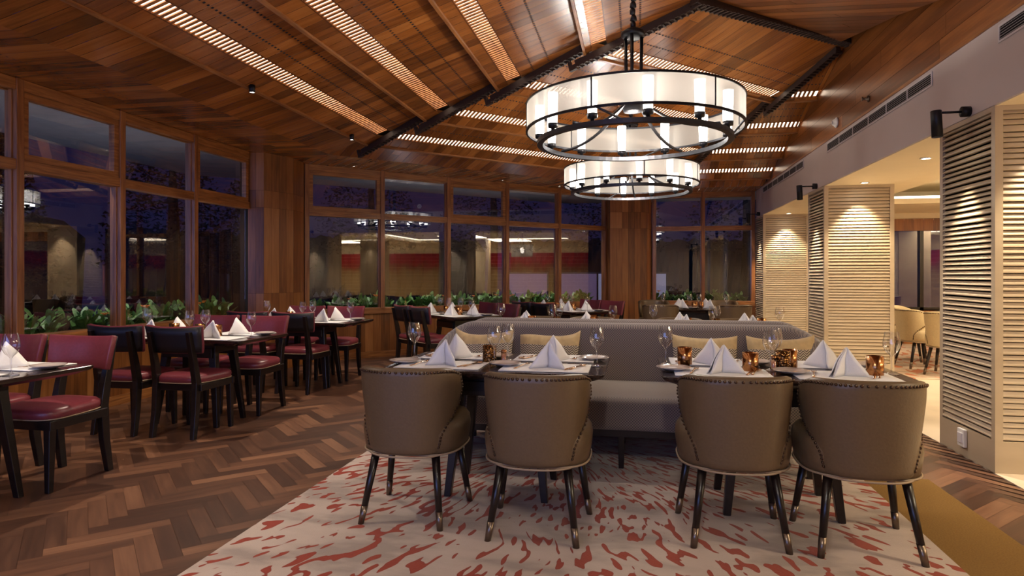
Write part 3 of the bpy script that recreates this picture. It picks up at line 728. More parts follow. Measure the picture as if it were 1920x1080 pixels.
for i, (x, y) in enumerate([(-5.35, 3.3), (-5.35, 5.0), (-5.35, 6.7)]+[W2(e, -.5) for e in (.9, 2.3, 3.7, 5.0)]+[(1.2, 13.1)]):
    t = thing('eave_downlight', 'recessed downlight in the grey eave outside, %s from the left' % ('first', 'second', 'third', 'fourth', 'fifth', 'sixth', 'seventh', 'eighth')[i], 'downlight', (x, y, 2.925))
    obj('ring', MB().lathe([(.036, .002), (.048, 0), (.05, -.004), (.036, -.006)]), WHITE, t); obj('lens', MB().lathe([(0, -.002), (.036, -.002)]), LENS, t)
    lamp('down_beam', 'SPOT', (x, y, 2.90), 45, (1, .95, .85), (0, 0, 0), size=.03, spot=85, blend=.7)
def planter(name, poly, lab):
    t = tag(bpy.data.objects.new(name, None), lab, 'planter'); COL.objects.link(t)
    obj('box', MB().prism(poly, -.3, .60), EAVE, t)
    c = (sum(p[0] for p in poly)/4, sum(p[1] for p in poly)/4)
    obj('soil', MB().prism([(c[0]+(x-c[0])*.97, c[1]+(y-c[1])*.97) for x, y in poly], .60, .625), SOIL, t)
planter('planter_box', [(-5.42, 1.2), (-4.99, 1.2), (-4.99, 7.5), (-5.42, 7.5)], 'long planter box outside the left windows')
planter('planter_box', [W2(0, -.55), W2(0, -.13), W2(W2L, -.13), W2(W2L, -.55)], 'long planter box outside the far windows')
planter('planter_box', [(.3, 12.76), (2.2, 12.76), (2.2, 13.15), (.3, 13.15)], 'short planter box outside the corner windows')
def plant_proto(seed, flowers):
    rnd = random.Random(seed)
    t = thing('flowering_plant', 'x', 'plant', (0, 0, 0))
    g = MB()
    for i in range(30):
        a = rnd.uniform(0, 2*PI); ln_ = rnd.uniform(.10, .23); lean = rnd.uniform(.15, .9); wd = rnd.uniform(.024, .036)
        c, s = math.cos(a), math.sin(a); bx, by = rnd.uniform(-.05, .05), rnd.uniform(-.05, .05); z0 = rnd.uniform(0, .12)
        pts = []
        for k, (f, ww) in enumerate(((0, .25), (.35, .8), (.7, 1), (.92, .6), (1, .08))):
            r = ln_*f*math.sin(lean*(.6+.5*f)); z = z0+ln_*f*math.cos(lean*(.6+.5*f)); wv = wd*ww
            pts.append(((bx+c*r-s*wv, by+s*r+c*wv, z), (bx+c*r, by+s*r, z-.006*ww), (bx+c*r+s*wv, by+s*r-c*wv, z)))
        g.rings(pts, False, False)
    obj('leaves', g, LEAF, t)
    for i in range(flowers):
        x, y, z = rnd.uniform(-.06, .06), rnd.uniform(-.06, .06), rnd.uniform(.22, .31)
        st = MB().tube([(x*.5, y*.5, .02), (x, y, z)], .003, 5); so_ = obj('stem', st, LEAF, t)
        f = MB()
        for k in range(14):
            a = 2*PI*k/14; f.quad([(x, y, z), (x+.032*math.cos(a-.2), y+.032*math.sin(a-.2), z+.012), (x+.044*math.cos(a), y+.044*math.sin(a), z+.022), (x+.032*math.cos(a+.2), y+.032*math.sin(a+.2), z+.012)])
        f.lathe([(.016, z-.004), (.022, z+.008), (.014, z+.016), (0, z+.018)], (x, y, 0), 8)
        obj('blossom', f, FLOW if (seed+i) % 3 else FLOWY, t)
    return t
PP = [Pool(plant_proto(s, f)) for s, f in ((1, 0), (2, 1), (3, 0), (4, 2), (5, 0))]
def ordinal(n):
    a = 'first second third fourth fifth sixth seventh eighth ninth tenth eleventh twelfth thirteenth fourteenth fifteenth sixteenth seventeenth eighteenth nineteenth'.split()
    if n < 20: return a[n-1]
    return {20: 'twentieth', 30: 'thirtieth'}.get(n) or ({2: 'twenty-', 3: 'thirty-'}[n//10]+a[n % 10-1])
def plants(pos, where, row):
    for i, (x, y) in enumerate(pos):
        k = random.choice([0, 0, 1, 2, 2, 3, 4, 4]); fl_ = k in (1, 3)
        o = PP[k].put((x+random.uniform(-.03, .03), y+random.uniform(-.03, .03), .62), random.uniform(0, 6.28),
                  '%s bedding plant outside the %s, %s from the left in the %s row' % ({1: 'one-blossom green', 3: 'two-blossom green'}.get(k, 'leafy green'), where, ordinal(i+1), row),
                  ('blossoming' if fl_ else 'leafy')+(' bedding plants with %s blossom outside the ' % {1: 'one', 3: 'two'}.get(k, 'no'))+where)
        s = random.uniform(.9, 1.2); o.scale = (s, s, s)
plants([(-5.30, 2.9+i*.22) for i in range(21)], 'left windows', 'outer'); plants([(-5.10, 3.0+i*.26) for i in range(17)], 'left windows', 'inner')
plants([W2(.15+i*.22, -.42) for i in range(25)], 'far windows', 'outer'); plants([W2(.25+i*.27, -.25) for i in range(20)], 'far windows', 'inner')
plants([(.4+i*.2, 12.95) for i in range(9)], 'corner windows', 'only')
# night trees
def tree(x, y, h, r, seed, lab):
    rnd = random.Random(seed); t = thing('garden_tree', lab, 'tree', (x, y, -.3))
    obj('trunk', MB().tube([(0, 0, 0), (.1, .05, h*.4), (0, .1, h*.8)], [.2, .14, .05], 8), TREE, t)
    g = MB()
    for i in range(5200):
        u = rnd.random(); a = rnd.uniform(0, 2*PI); zz = h*(.30+.70*u); rr = r*(1-u)**.7*(.35+.65*rnd.random())+.1
        p = Vector((rr*math.cos(a), rr*math.sin(a), zz)); q = [Vector((rnd.uniform(-1, 1), rnd.uniform(-1, 1), rnd.uniform(-.6, .6)))*.085 for _ in range(3)]
        g.quad([p+q[0], p+q[1], p+q[2]])
    obj('crown', g, TREE, t)
for i, (x, y, h, r, lab) in enumerate(((-11, 7.2, 3.3, 1.6, 'low dark round tree silhouette outside the leftmost window'), (-12.2, 10.2, 4.4, 1.3, 'dark bushy tree silhouette outside the second window'), (-10.5, 12.9, 5.6, 1.5, 'tall dark conifer silhouette outside the middle left window'),
      (-10.3, 16.2, 5.2, 1.6, 'dark tree silhouette outside the last left window'), (-8.9, 20.4, 7.5, 2.0, 'tall dark tree silhouette outside the first far window'), (-5.0, 22, 7.8, 2.0, 'broad dark tree silhouette outside the middle far windows'), (-.8, 23, 8, 2.0, 'dark tree silhouette beyond the pillar at the right end of the far windows'), (3.5, 22, 7.5, 2.1, 'dark tree silhouette outside the corner windows'))):
    tree(x, y, h, r, 20+i, lab)
for nm, pts in (('added dark hedge darkening the horizon beyond the left windows', [(-16, -4), (-15.5, 15)]), ('added dark hedge darkening the horizon beyond the far windows', [(-17, 18), (-7, 28)]), ('added dark hedge darkening the horizon beyond the corner windows', [(-5.5, 28.6), (9, 28.6)])):  # hedges added to cover the bright horizon and keep the panes dark
    A, B = Vector((*pts[0], 0)), Vector((*pts[1], 0)); u = (B-A).normalized(); n_ = Vector((-u.y, u.x, 0)); Ln = (B-A).length; rnd = random.Random(5)
    g = MB(); rs = []; q = 60
    for i in range(q+1):
        p = A+u*Ln*i/q; rs.append([p+n_*(a+rnd.uniform(-.12, .12))+Vector((0, 0, z+rnd.uniform(-.12, .12)*(z > 0))) for a, z in ((-.6, -.3), (-.7, .8), (-.6, 2.3), (0, 2.75), (.6, 2.3), (.7, .8), (.6, -.3))])
    g.rings(rs, True, True, False); tag(obj('hedge', g, TREE), nm, 'hedge')
# added screens for lilac rectangles in the glass, glow set in their material
SCR = M('glowing_lilac_panel', (.34, .22, .33), .3, emis=(.42, .28, .50), es=.07); SCW = M('glowing_white_panel', (.5, .5, .62), .3, emis=(.55, .55, .8), es=.12)
for i, (x0, x1, mt, lb) in enumerate(((-2.92, -2.0, SCR, 'first added plum glowing screen outside the far windows'), (-1.72, -.86, SCR, 'second added plum glowing screen outside the far windows'), (-.84, -.45, SCW, 'narrow added pale blue glowing screen outside the right end of the far windows'), (.36, .66, SCW, 'narrow added pale glowing screen outside the left corner window'))):
    t = thing('glowing_screen', lb, 'screen', ((x0+x1)/2, 14.6, -.3)); h_ = (x1-x0)/2
    obj('panel', MB().box((-h_, -.01, .2), (h_, .01, 1.56)), mt, t)
    f = MB(); f.box((-h_-.03, -.02, 0), (-h_, .02, 1.6)); f.box((h_, -.02, 0), (h_+.03, .02, 1.6)); f.box((-h_, -.02, 1.56), (h_, .02, 1.6)); obj('frame', f, GREYM, t)

# ================================================================== CHANDELIERS
def chandelier(x, y, lab, zc, glow=22, rot=0):
    t = thing('drum_chandelier', lab, 'chandelier', (x, y, 0))
    R, zb, ztp = .80, 2.32, 2.52; Rr, zr = .70, 2.235
    sh = MB(); n = 72
    sh.rings([[(R*math.cos(2*PI*k/n), R*math.sin(2*PI*k/n), z) for k in range(n)] for z in (zb, ztp)], False)
    s_ = obj('shade', sh, SHADE, t)
    def ring(name, r, z, rad, mat, hsc=1.0, parent=t):
        g = MB(); rs = []
        for k in range(n):
            a = 2*PI*k/n; c, s = math.cos(a), math.sin(a)
            rs.append([((r+rad*math.cos(b))*c, (r+rad*math.cos(b))*s, z+rad*hsc*math.sin(b)) for b in (PI/4, 3*PI/4, 5*PI/4, 7*PI/4)])
        g.rings(rs, False, True, False, True); return obj(name, g, mat, parent)
    ring('top_rim', R, ztp, .010, BLACKM); ring('bottom_rim', R, zb, .011, BLACKM); ring('lower_ring', Rr, zr, .030, GREYM, .75)
    for k in range(6):
        a = 2*PI*k/6+YAW+rot; c, s = math.cos(a), math.sin(a)
        obj('shade_rib', MB().tube([(R*c, R*s, zb), (R*c, R*s, ztp)], .006, 6), BLACKM, t)
    for k in range(4):
        a = 2*PI*k/4+PI/4+YAW+rot; c, s = math.cos(a), math.sin(a)
        pts = []
        for j in range(13):
            f = j/12; r = .05+(Rr-.05)*f; z = zr+.03+.30*(1-f)**2.2; pts.append((r*c, r*s, z))
        obj('arm', MB().tube(pts, .012, 8), GREYM, t)
        pts = [(Rr*math.cos(a+.5), Rr*math.sin(a+.5), zr+.01), (R*math.cos(a+.3), R*math.sin(a+.3), zb)]
        obj('strut', MB().tube(pts, .008, 6), GREYM, t)
    hub = 3.05
    obj('hub', MB().lathe([(0, hub-.02), (.085, hub-.02), (.09, hub-.01), (.09, hub+.01), (.06, hub+.03), (.02, hub+.05), (0, hub+.05)]), BLACKM, t)
    for k in range(3):
        a = 2*PI*k/3+.4; obj('hanging_rod', MB().tube([(.07*math.cos(a), .07*math.sin(a), hub), (.06*math.cos(a), .06*math.sin(a), zr+.30)], .013, 8), BLACKM, t)
    obj('boss', MB().lathe([(0, zr+.22), (.07, zr+.23), (.085, zr+.28), (.085, zr+.33), (.04, zr+.36), (0, zr+.36)]), BLACKM, t)
    ch = MB(); zz = hub+.04; k = 0
    while zz < zc-.04:
        ch.lathe([(.0, 0), (.020+.006*(k % 2), .01), (.022, .04), (.012, .055), (0, .055)], (.004*math.sin(k*2.1), 0, zz), 8); zz += .05; k += 1
    ch.tube([(0, 0, hub), (0, 0, zc)], .012, 6)
    obj('chain', ch, BLACKM, t)
    obj('ceiling_canopy', MB().lathe([(0, zc), (.07, zc), (.07, zc-.03), (0, zc-.05)]), BLACKM, t)
    for k in range(12):
        a = 2*PI*k/12+YAW-.05; px_, py_ = (Rr-.00)*math.cos(a), (Rr-.00)*math.sin(a)
        c = obj('candle_tube', MB().lathe([(0, .045), (.030, .045), (.034, .15), (.036, .262), (.0, .268)], (px_, py_, zr+.02), 14), CANDE, t)
        obj('socket', MB().lathe([(0, .0), (.014, .0), (.014, .014), (.034, .018), (.036, .048), (.0, .048)], (px_, py_, zr+.02), 14), BLACKM, c)
    lamp('chandelier_glow', 'POINT', (0, 0, 2.40), glow, (1, .90, .78), parent=t, size=.06)
    return t
chandelier(-.02, 4.9, 'nearer large drum chandelier with frosted tubes over the grey sofa', 3.60)
chandelier(-.06, 7.86, 'farther drum chandelier hanging near the back of the room', 3.38, 22, PI/6)

chandelier(-.02, .35, 'unseen drum chandelier added above and behind the camera for fill light', 3.3, 30)  # out of view, added as fill for chair tops and backs

# ================================================================== FURNITURE PROTOTYPES
def tapered_leg(top, foot, wt, wf, name, parent, mat=DARKW, ferr=None, rnd=False):
    top, foot = Vector(top), Vector(foot)
    def sec(p, w): return [p+Vector((w*a, w*b, 0)) for a, b in ((-1, -1), (1, -1), (1, 1), (-1, 1))] if not rnd else [p+Vector((w*1.15*math.cos(2*PI*k/12), w*1.15*math.sin(2*PI*k/12), 0)) for k in range(12)]
    o = obj(name, MB().rings([sec(foot, wf), sec(top, wt)], True, True, rnd), mat, parent, bevel=0 if rnd else .004)
    if ferr:
        q = foot+(top-foot)*ferr; obj('ferrule', MB().rings([sec(foot-Vector((0, 0, .0)), wf*1.06), sec(q, (wf+(wt-wf)*ferr)*1.08)], True, True, rnd), FERR, o)
    return o
def sgnp(v, p): return math.copysign(abs(v)**p, v)
def tub_chair(label, leather, name='tub_chair'):
    t = thing(name, label, 'chair')
    Z0, Z1 = .345, .778
    nu, nv = 33, 12
    def tmax(v):
        pts = [(0, 57), (.10, 57), (.24, 59), (.36, 68), (.48, 84), (.60, 94), (.80, 96), (1, 92)]
        for (a, x), (b, y) in zip(pts, pts[1:]):
            if v <= b: return math.radians(x+(y-x)*(v-a)/(b-a))
    def P(u, v, off=0):
        th = u*tmax(v); a = .208+.047*min(1, v*1.25)**.8+off; b = .225+.035*v+off
        x = a*sgnp(math.sin(th), .82); y = -.0-b*sgnp(math.cos(th), .72)
        top = Z1-.055*abs(u)**7
        z = Z0+v*(top-Z0)
        return Vector((x, y, z))
    g = MB(); rs = [[P(-1+2*i/(nu-1), j/(nv-1)) for i in range(nu)] for j in range(nv)]
    g.rings(rs, False, False)
    sh_ = obj('backrest_shell', g, leather, t, solid=-.05, sub=1)
    sh_.modifiers['solid'].offset = -1
    md = sh_.modifiers[0]
    # nailheads
    nl = MB()
    def nail(p, n):
        # domed brass nail
        n = n.normalized(); a = n.orthogonal().normalized(); b = n.cross(a); r = .0078
        rs = [[p+(a*math.cos(2*PI*k/6)+b*math.sin(2*PI*k/6))*r*f+n*h for k in range(6)] for f, h in ((1, 0), (.8, .004), (.2, .006))]
        nl.rings(rs, True)
    def nrm(u, v):
        e = .01; return (P(min(u+e, 1), v)-P(max(u-e, -1), v)).cross(P(u, min(1, v+e))-P(u, max(0, v-e)))
    k = 0
    for i in range(39):
        u = -.93+1.86*i/38; v = .955; n = nrm(u, v); nail(P(u, v, .001), n)
    obj('nailhead_trim', nl, NAILM, t)
    for sg in (-1, 1):
        nl = MB(); v = .90
        while v > .06:
            u = sg*.94; nail(P(u, v, .001), nrm(u, v)); v -= .040
        obj('nailhead_trim', nl, NAILM, t)
    # seat body
    def ring(sc_, z, oy=0):
        pts = []
        for k in range(40):
            a = 2*PI*k/40; pts.append((.256*sc_*sgnp(math.cos(a), .66), .055+oy+.250*sc_*sgnp(math.sin(a), .66), z))
        return pts
    g = MB(); g.rings([ring(.55, .335), ring(.90, .338), ring(.965, .35), ring(1.0, .40), ring(1.02, .45), ring(1.0, .485), ring(.93, .508), ring(.7, .516), ring(.3, .52)], True)
    obj('seat', g, leather, t)
    g = MB(); g.tube([Vector(p) for p in ring(.985, .348)], .005, 6, False, True)
    bt = [P(-1+2*i/24, 0, .003) for i in range(25)]; g.tube(bt, .005, 6)
    obj('piping', g, PIPE, t)
    for sx_, sy_ in ((-1, -1), (1, -1), (-1, 1), (1, 1)):
        if sy_ < 0: tapered_leg((sx_*.155, -.125, .35), (sx_*.205, -.205, 0), .019, .0125, 'leg', t, ferr=.24, rnd=True)
        else: tapered_leg((sx_*.185, .16, .35), (sx_*.235, .215, 0), .019, .0125, 'leg', t, ferr=.24, rnd=True)
    return t
TUB = Pool(tub_chair('x', TAUPE)); CTUB = Pool(tub_chair('x', CREAML, 'tub_chair'))
def red_chair():
    t = thing('dining_chair', 'x', 'chair')
    # backrest: curved
    g = MB(); n = 12; rs = []
    for j, (z, yo) in enumerate(((.645, 0), (.70, -.006), (.78, -.020), (.845, -.034))):
        row = []
        for i in range(n+1):
            u = -1+2*i/n; row.append((u*.222*(1+.03*j), -.232+yo+.055*u*u, z+.012*u*u*(1 if j == 3 else 0)))
        rs.append(row)
    g.rings(rs, False, False); o = obj('backrest', g, REDL, t, solid=.034, bevel=.008); o.modifiers['solid'].offset = 0
    g = MB(); g.rings([[(x*.985, y-.020, z+(.006 if j == 0 else -.008 if j == 3 else 0)) for x, y, z in r] for j, r in enumerate(rs)], False, False)
    obj('back_panel', g, BLKL, t, solid=.006)
    def ring(sc_, z, k1=1):
        pts = []
        for k in range(36):
            a = 2*PI*k/36; cx = sgnp(math.cos(a), .5); cy = sgnp(math.sin(a), .5)
            pts.append(((.213+.018*cy)*sc_*cx, .01+.225*sc_*cy, z))
        return pts
    g = MB(); g.rings([ring(.96, .408), ring(1.0, .415), ring(1.02, .44), ring(1.0, .462), ring(.93, .474), ring(.6, .486), ring(.2, .490)], True); obj('seat', g, REDL, t)
    obj('seat_piping', MB().tube(ring(1.01, .415), .004, 5, False, True), PIPE, t)
    g = MB()
    for a, b in (((-.20, -.19, .355), (.20, -.165, .408)), ((-.215, .19, .355), (.215, .215, .408)), ((-.21, -.19, .355), (-.185, .21, .408)), ((.185, -.19, .355), (.21, .21, .408))): g.box(a, b)
    obj('seat_frame', g, DARKW, t, bevel=.003)
    for s in (-1, 1):
        path = [((s*.175, -.235, 0), .018), ((s*.170, -.205, .20), .022), ((s*.168, -.19, .42), .025), ((s*.166, -.215, .56), .023), ((s*.165, -.274, .81), .017)]
        g = MB(); g.rings([[(p[0]+a*w_*.9, p[1]+b*w_*1.15, p[2]) for a, b in ((-1, -1), (1, -1), (1, 1), (-1, 1))] for p, w_ in path], True, True, False)
        obj('leg', g, DARKW, t, bevel=.003)
        tapered_leg((s*.185, .19, .38), (s*.19, .20, 0), .023, .016, 'leg', t)
    return t
RED = Pool(red_chair())
def make_table(wd, dp, label):
    t = thing('dining_table', label, 'table')
    hx, hy = wd/2, dp/2
    def rr(sx_, sy_, z, r=.05):
        pts = []
        for cx, cy, a0 in ((sx_-r, sy_-r, 0), (-sx_+r, sy_-r, 90), (-sx_+r, -sy_+r, 180), (sx_-r, -sy_+r, 270)):
            for k in range(5): a = math.radians(a0+k*22.5); pts.append((cx+r*math.cos(a), cy+r*math.sin(a), z))
        return pts
    g = MB(); g.rings([rr(hx-.06, hy-.06, .680), rr(hx-.008, hy-.008, .702), rr(hx, hy, .714), rr(hx, hy, .722), rr(hx-.004, hy-.004, .725)], True, True, False)
    obj('tabletop', g, TABLEW, t)
    g = MB(); g.box((-.24, -.17, .60), (.24, .17, .682)); g.box((-.22, -.19, .56), (.22, -.15, .64)); g.box((-.22, .15, .56), (.22, .19, .64)); obj('under_frame', g, DARKW, t, bevel=.004)
    for sx_ in (-1, 1):
        for sy_ in (-1, 1): tapered_leg((sx_*.20, sy_*.13, .685), (sx_*.272, sy_*.20, 0), .032, .019, 'leg', t)
    return t

# ---- tableware prototypes
def p_glass():
    o = obj('wine_glass', MB().lathe([(0, .001), (.035, .001), (.036, .003), (.012, .008), (.0045, .016), (.004, .05), (.0045, .085), (.010, .096), (.027, .113), (.040, .140), (.041, .158), (.037, .185), (.031, .214)], seg=24), WGL)
    return tag(o, 'x', 'wine glass')
def p_napkin():
    A = Vector((0, 0, .142)); Lp = Vector((-.098, -.05, 0)); Rp = Vector((.092, -.05, 0)); F_ = Vector((-.005, .012, 0)); B_ = Vector((.0, .085, 0))
    g = MB()
    def tri(a, b, c, bulge):
        n = 7; nrm_ = (b-a).cross(c-a).normalized(); idx = {}; vs = []; fs = []
        for i in range(n+1):
            for j in range(n+1-i):
                u, v = i/n, j/n; w_ = 1-u-v; p = a*w_+b*u+c*v; p = p+nrm_*bulge*27*u*v*w_
                p.x += .0025*math.sin(p.z*60); idx[(i, j)] = len(vs); vs.append(p)
        for i in range(n):
            for j in range(n-i):
                fs.append((idx[(i, j)], idx[(i+1, j)], idx[(i, j+1)]))
                if i+j < n-1: fs.append((idx[(i+1, j)], idx[(i+1, j+1)], idx[(i, j+1)]))
        g.add(vs, fs, True)
    tri(A, Lp, F_, .006); tri(A, F_, Rp, .006); tri(A, B_, Lp, .008); tri(A, Rp, B_, .008)
    off = Vector((0, .012, -.004)); tri(A+off, B_+Vector((0, .02, 0)), Lp+Vector((-.006, .022, 0)), .007)
    o = obj('folded_napkin', g, CLOTH, solid=.003); return tag(o, 'x', 'napkin')
def p_mat():
    g = MB(); nx, ny = 10, 7; rnd = random.Random(3); vs = [(-.235+.47*i/nx, -.15+.30*j/ny, .0035+.0008*rnd.random()) for j in range(ny+1) for i in range(nx+1)]
    g.add(vs, [(j*(nx+1)+i, j*(nx+1)+i+1, (j+1)*(nx+1)+i+1, (j+1)*(nx+1)+i) for j in range(ny) for i in range(nx)], True)
    return tag(obj('placemat', g, CLOTH, solid=-.003), 'x', 'placemat')
def p_plate():
    return tag(obj('side_plate', MB().lathe([(0, .003), (.045, .003), (.05, .0), (.056, .003), (.08, .012), (.088, .0155), (.0895, .018), (.087, .0185), (.062, .009), (.05, .007), (0, .0065)], seg=32), PORC), 'x', 'plate')
def p_fork():
    g = MB(); g.rings([[(x-w_, y, z), (x+w_, y, z), (x+w_, y, z+.003), (x-w_, y, z+.003)] for x, y, w_, z in ((0, -.095, .006, .0), (0, -.04, .004, .002), (0, .03, .003, .007), (0, .045, .009, .006), (0, .058, .012, .004))])
    for i in range(4): x = -.010+i*.0067; g.rings([[(x-.0018, y, z), (x+.0018, y, z), (x+.0018, y, z+.002), (x-.0018, y, z+.002)] for y, z in ((.058, .004), (.08, .004), (.10, .008))])
    return tag(obj('fork', g, CUTL), 'x', 'fork')
def p_spoon():
    g = MB(); g.rings([[(-w_, y, z), (w_, y, z), (w_, y, z+.003), (-w_, y, z+.003)] for y, w_, z in ((-.09, .006, .0), (-.03, .004, .003), (.045, .0035, .008))])
    g.rings([[(.018*s_*math.cos(2*PI*k/14), .068+.028*s_*math.sin(2*PI*k/14), z) for k in range(14)] for s_, z in ((.3, .001), (.7, .002), (1, .008), (.8, .006), (.2, .004))], True)
    return tag(obj('spoon', g, CUTL), 'x', 'spoon')
def p_knife():
    g = MB(); g.rings([[(-w_, y, 0), (w_, y, 0), (w_, y, h), (-w_, y, h)] for y, w_, h in ((-.10, .005, .005), (-.02, .006, .005), (-.01, .008, .003), (.08, .008, .0025), (.105, .002, .002))])
    return tag(obj('knife', g, CUTL), 'x', 'knife')
def p_tumbler():
    return tag(obj('copper_tumbler', MB().lathe([(0, .0), (.037, .0), (.040, .003), (.041, .098), (.0385, .098), (.037, .006), (0, .005)], seg=28), COPP), 'x', 'tumbler')
HAM = M('hammered_copper', (.55, .27, .10), .25, 1); b = HAM.node_tree.nodes['Principled BSDF']
vt = N(HAM, 'ShaderNodeTexVoronoi'); vt.inputs['Scale'].default_value = 90; tcx = N(HAM, 'ShaderNodeTexCoord'); L(HAM, tcx.outputs['Object'], vt.inputs[0])
rr_ = ramp(HAM, [(.25, (.50, .27, .10)), (.5, (.10, .045, .016))]); L(HAM, vt.outputs[0], rr_.inputs[0]); L(HAM, rr_.outputs[0], b.inputs['Base Color'])
bp_ = N(HAM, 'ShaderNodeBump'); bp_.inputs['Strength'].default_value = 1; bp_.inputs['Distance'].default_value = .004; L(HAM, vt.outputs[0], bp_.inputs['Height']); L(HAM, bp_.outputs[0], b.inputs['Normal'])
def p_votive():
    return tag(obj('votive_holder', MB().lathe([(0, 0), (.038, 0), (.040, .003), (.040, .097), (.037, .097), (.036, .01), (0, .01)], seg=28), HAM), 'x', 'candle holder')
def p_shaker():
    t = thing('salt_shaker', 'x', 'shaker')
    obj('body', MB().lathe([(0, 0), (.016, 0), (.017, .002), (.016, .058), (.0, .058)], seg=16), glassmat('shaker_glass', (.8, .62, .5), (.7, .2)), t)
    obj('filling', MB().lathe([(0, .003), (.012, .003), (.012, .045), (0, .045)], seg=12), M('pink_salt', (.75, .42, .34), .8), t)
    obj('cap', MB().lathe([(0, .058), (.0165, .058), (.0165, .070), (.012, .076), (0, .077)], seg=16), COPP, t)
    return t
WG, NAP, MAT, PLT, FRK, SPN, KNF, TMB, VOT, SHK = [Pool(f()) for f in (p_glass, p_napkin, p_mat, p_plate, p_fork, p_spoon, p_knife, p_tumbler, p_votive, p_shaker)]
TZ = .7255
def lay(tx, ty, rz, seats, tname, cutlery=True, extras=(), mats=True):
    """seats: (name, u, side, +-1 glass shift) ; side -1 = near, +1 = far. table frame rotated by rz"""
    def W(u, v, z=TZ): c, s = math.cos(rz), math.sin(rz); return (tx+c*u-s*v, ty+s*u+c*v, z)
    for nm, u0, side in seats:
        rot = rz if side < 0 else rz+PI
        def S(du, dv, z=TZ): return W(u0+(du if side < 0 else -du), (dv if side < 0 else -dv), z)
        pl_ = f'at the {nm} of {tname}'
        if mats: MAT.put(S(.0, -.20), rot+random.uniform(-.02, .02), 'white placemat '+pl_)
        NAP.put(S(random.uniform(.0, .02), -.215 if side < 0 else -.13, TZ+.005), rot+random.uniform(-.5, .5), 'standing white napkin '+pl_)
        PLT.put(S(-.235, -.165, TZ+.004), rot, 'grey side plate '+pl_)
        WG.put(S(.265, -.075), rot, 'empty wine glass '+pl_)
        if cutlery:
            FRK.put(S(-.135, -.20, TZ+.006), rot-.25, 'rose gold fork '+pl_); SPN.put(S(.17, -.19, TZ+.006), rot-.35, 'rose gold spoon '+pl_); KNF.put(S(.145, -.20, TZ+.006), rot-.35, 'rose gold knife '+pl_)
    for pool, u, v, lb in extras: pool.put(W(u, v), rz+random.uniform(-1, 1), lb+' '+tname)

# ================================================================== FRONT GROUP
t1 = make_table(1.20, .80, 'dark wooden dining table in front of the left half of the grey sofa'); t1.location = (-.755, 3.63, .010)
t2 = dup(t1, (.73, 3.63, .010), label='dark wooden dining table in front of the right half of the grey sofa')
for x, y, r, lb in ((-1.125, 3.165, -.02, 'brown leather tub chair with nailheads, leftmost of the row in the foreground'), (-.468, 3.09, .0, 'brown leather tub chair with nailheads, second from the left in the foreground'),
                 (.455, 3.20, .03, 'brown leather tub chair with nailheads, third from the left in the foreground'), (1.0, 3.19, -.02, 'brown leather tub chair with nailheads, rightmost in the foreground')):
    TUB.put((x, y, .010), r, lb, 'brown tub chairs in front of the grey sofa')
FS = [('near left seat', -.30, -1), ('near right seat', .28, -1), ('far left seat', -.30, 1), ('far right seat', .28, 1)]
TZ += .010
lay(-.755, 3.63, 0, FS, 'the front left table', extras=[(VOT, -.075, -.02, 'hammered copper candle holder in the middle of'), (SHK, .015, -.05, 'small salt shaker in the middle of')])
lay(.73, 3.63, 0, FS, 'the front right table', extras=[(VOT, .04, .0, 'hammered copper candle holder in the middle of'), (SHK, -.012, -.03, 'small salt shaker in the middle of'),
     (TMB, -.46, .08, 'polished copper tumbler at the left end of'), (TMB, -.142, -.11, 'polished copper tumbler left of the middle of'), (TMB, .09, .07, 'polished copper tumbler right behind the candle holder on'), (TMB, .446, -.14, 'polished copper tumbler at the right end of')])

# sofa --------------------------------------------------------------
def sofa():
    t = thing('banquette_sofa', 'x', 'sofa')
    # local: centre x, back rear face at y=0, seat toward -y
    hw = 1.40
    def path(n=40):
        pts = []
        for i in range(n+1):
            s = -1+2*i/n
            a = abs(s)
            if a < .82: x = s/.82*(hw-.22); y = -.08
            else:
                th = (a-.82)/.18*math.radians(100); x = math.copysign(hw-.22+.16*math.sin(th), s); y = -.08-.22*(1-math.cos(th))*1.15
            pts.append((x, y, a))
        return pts
    P = path(60); rs = []
    for i, (x, y, a) in enumerate(P):
        p0 = Vector(P[max(0, i-1)][:2]); p1 = Vector(P[min(len(P)-1, i+1)][:2]); d = (p1-p0).normalized(); n = Vector((-d.y, d.x))
        top = .872-.30*max(0, (a-.78)/.22)**2.2
        hwd = .075
        prof = []
        for k in range(14):
            an = PI*k/13; prof.append((math.cos(an)*hwd, top-.045+.045*math.sin(an)))
        prof = [(hwd+.01, .25), (hwd+.02, .5)]+prof+[(-hwd-.02, .5), (-hwd-.03, .25)]
        rs.append([(x+n.x*u, y+n.y*u, z) for u, z in prof])
    g = MB(); g.rings(rs, True); obj('backrest', g, SOFAM, t)
    def rr(x0, x1, y0, y1, z, ins, r=.07):
        x0 += ins; x1 -= ins; y0 += ins; y1 -= ins; pts = []
        for cx, cy, a0 in ((x1-r, y1-r, 0), (x0+r, y1-r, 90), (x0+r, y0+r, 180), (x1-r, y0+r, 270)):
            for k in range(6): a = math.radians(a0+k*18); pts.append((cx+r*math.cos(a), cy+r*math.sin(a), z))
        return pts
    g = MB(); S_ = [(.262, .02), (.27, .004), (.30, 0), (.41, 0), (.435, .006), (.452, .022), (.460, .05)]
    g.rings([rr(-hw+.10, hw-.10, -.88, -.12, z, i) for z, i in S_], True); obj('seat', g, SOFAM, t)
    obj('base_rail', MB().box((-hw+.16, -.83, .212), (hw-.16, -.1, .265)), DARKW, t)
    for x in (-1.12, 0, 1.12):
        for y in (-.77, -.16): tapered_leg((x, y, .215), (x, y, 0), .022, .016, 'leg', t)
    return t
SF = sofa(); SF.location = (-.09, 4.90, .010); SF['label'] = 'grey woven banquette sofa behind the two front tables'
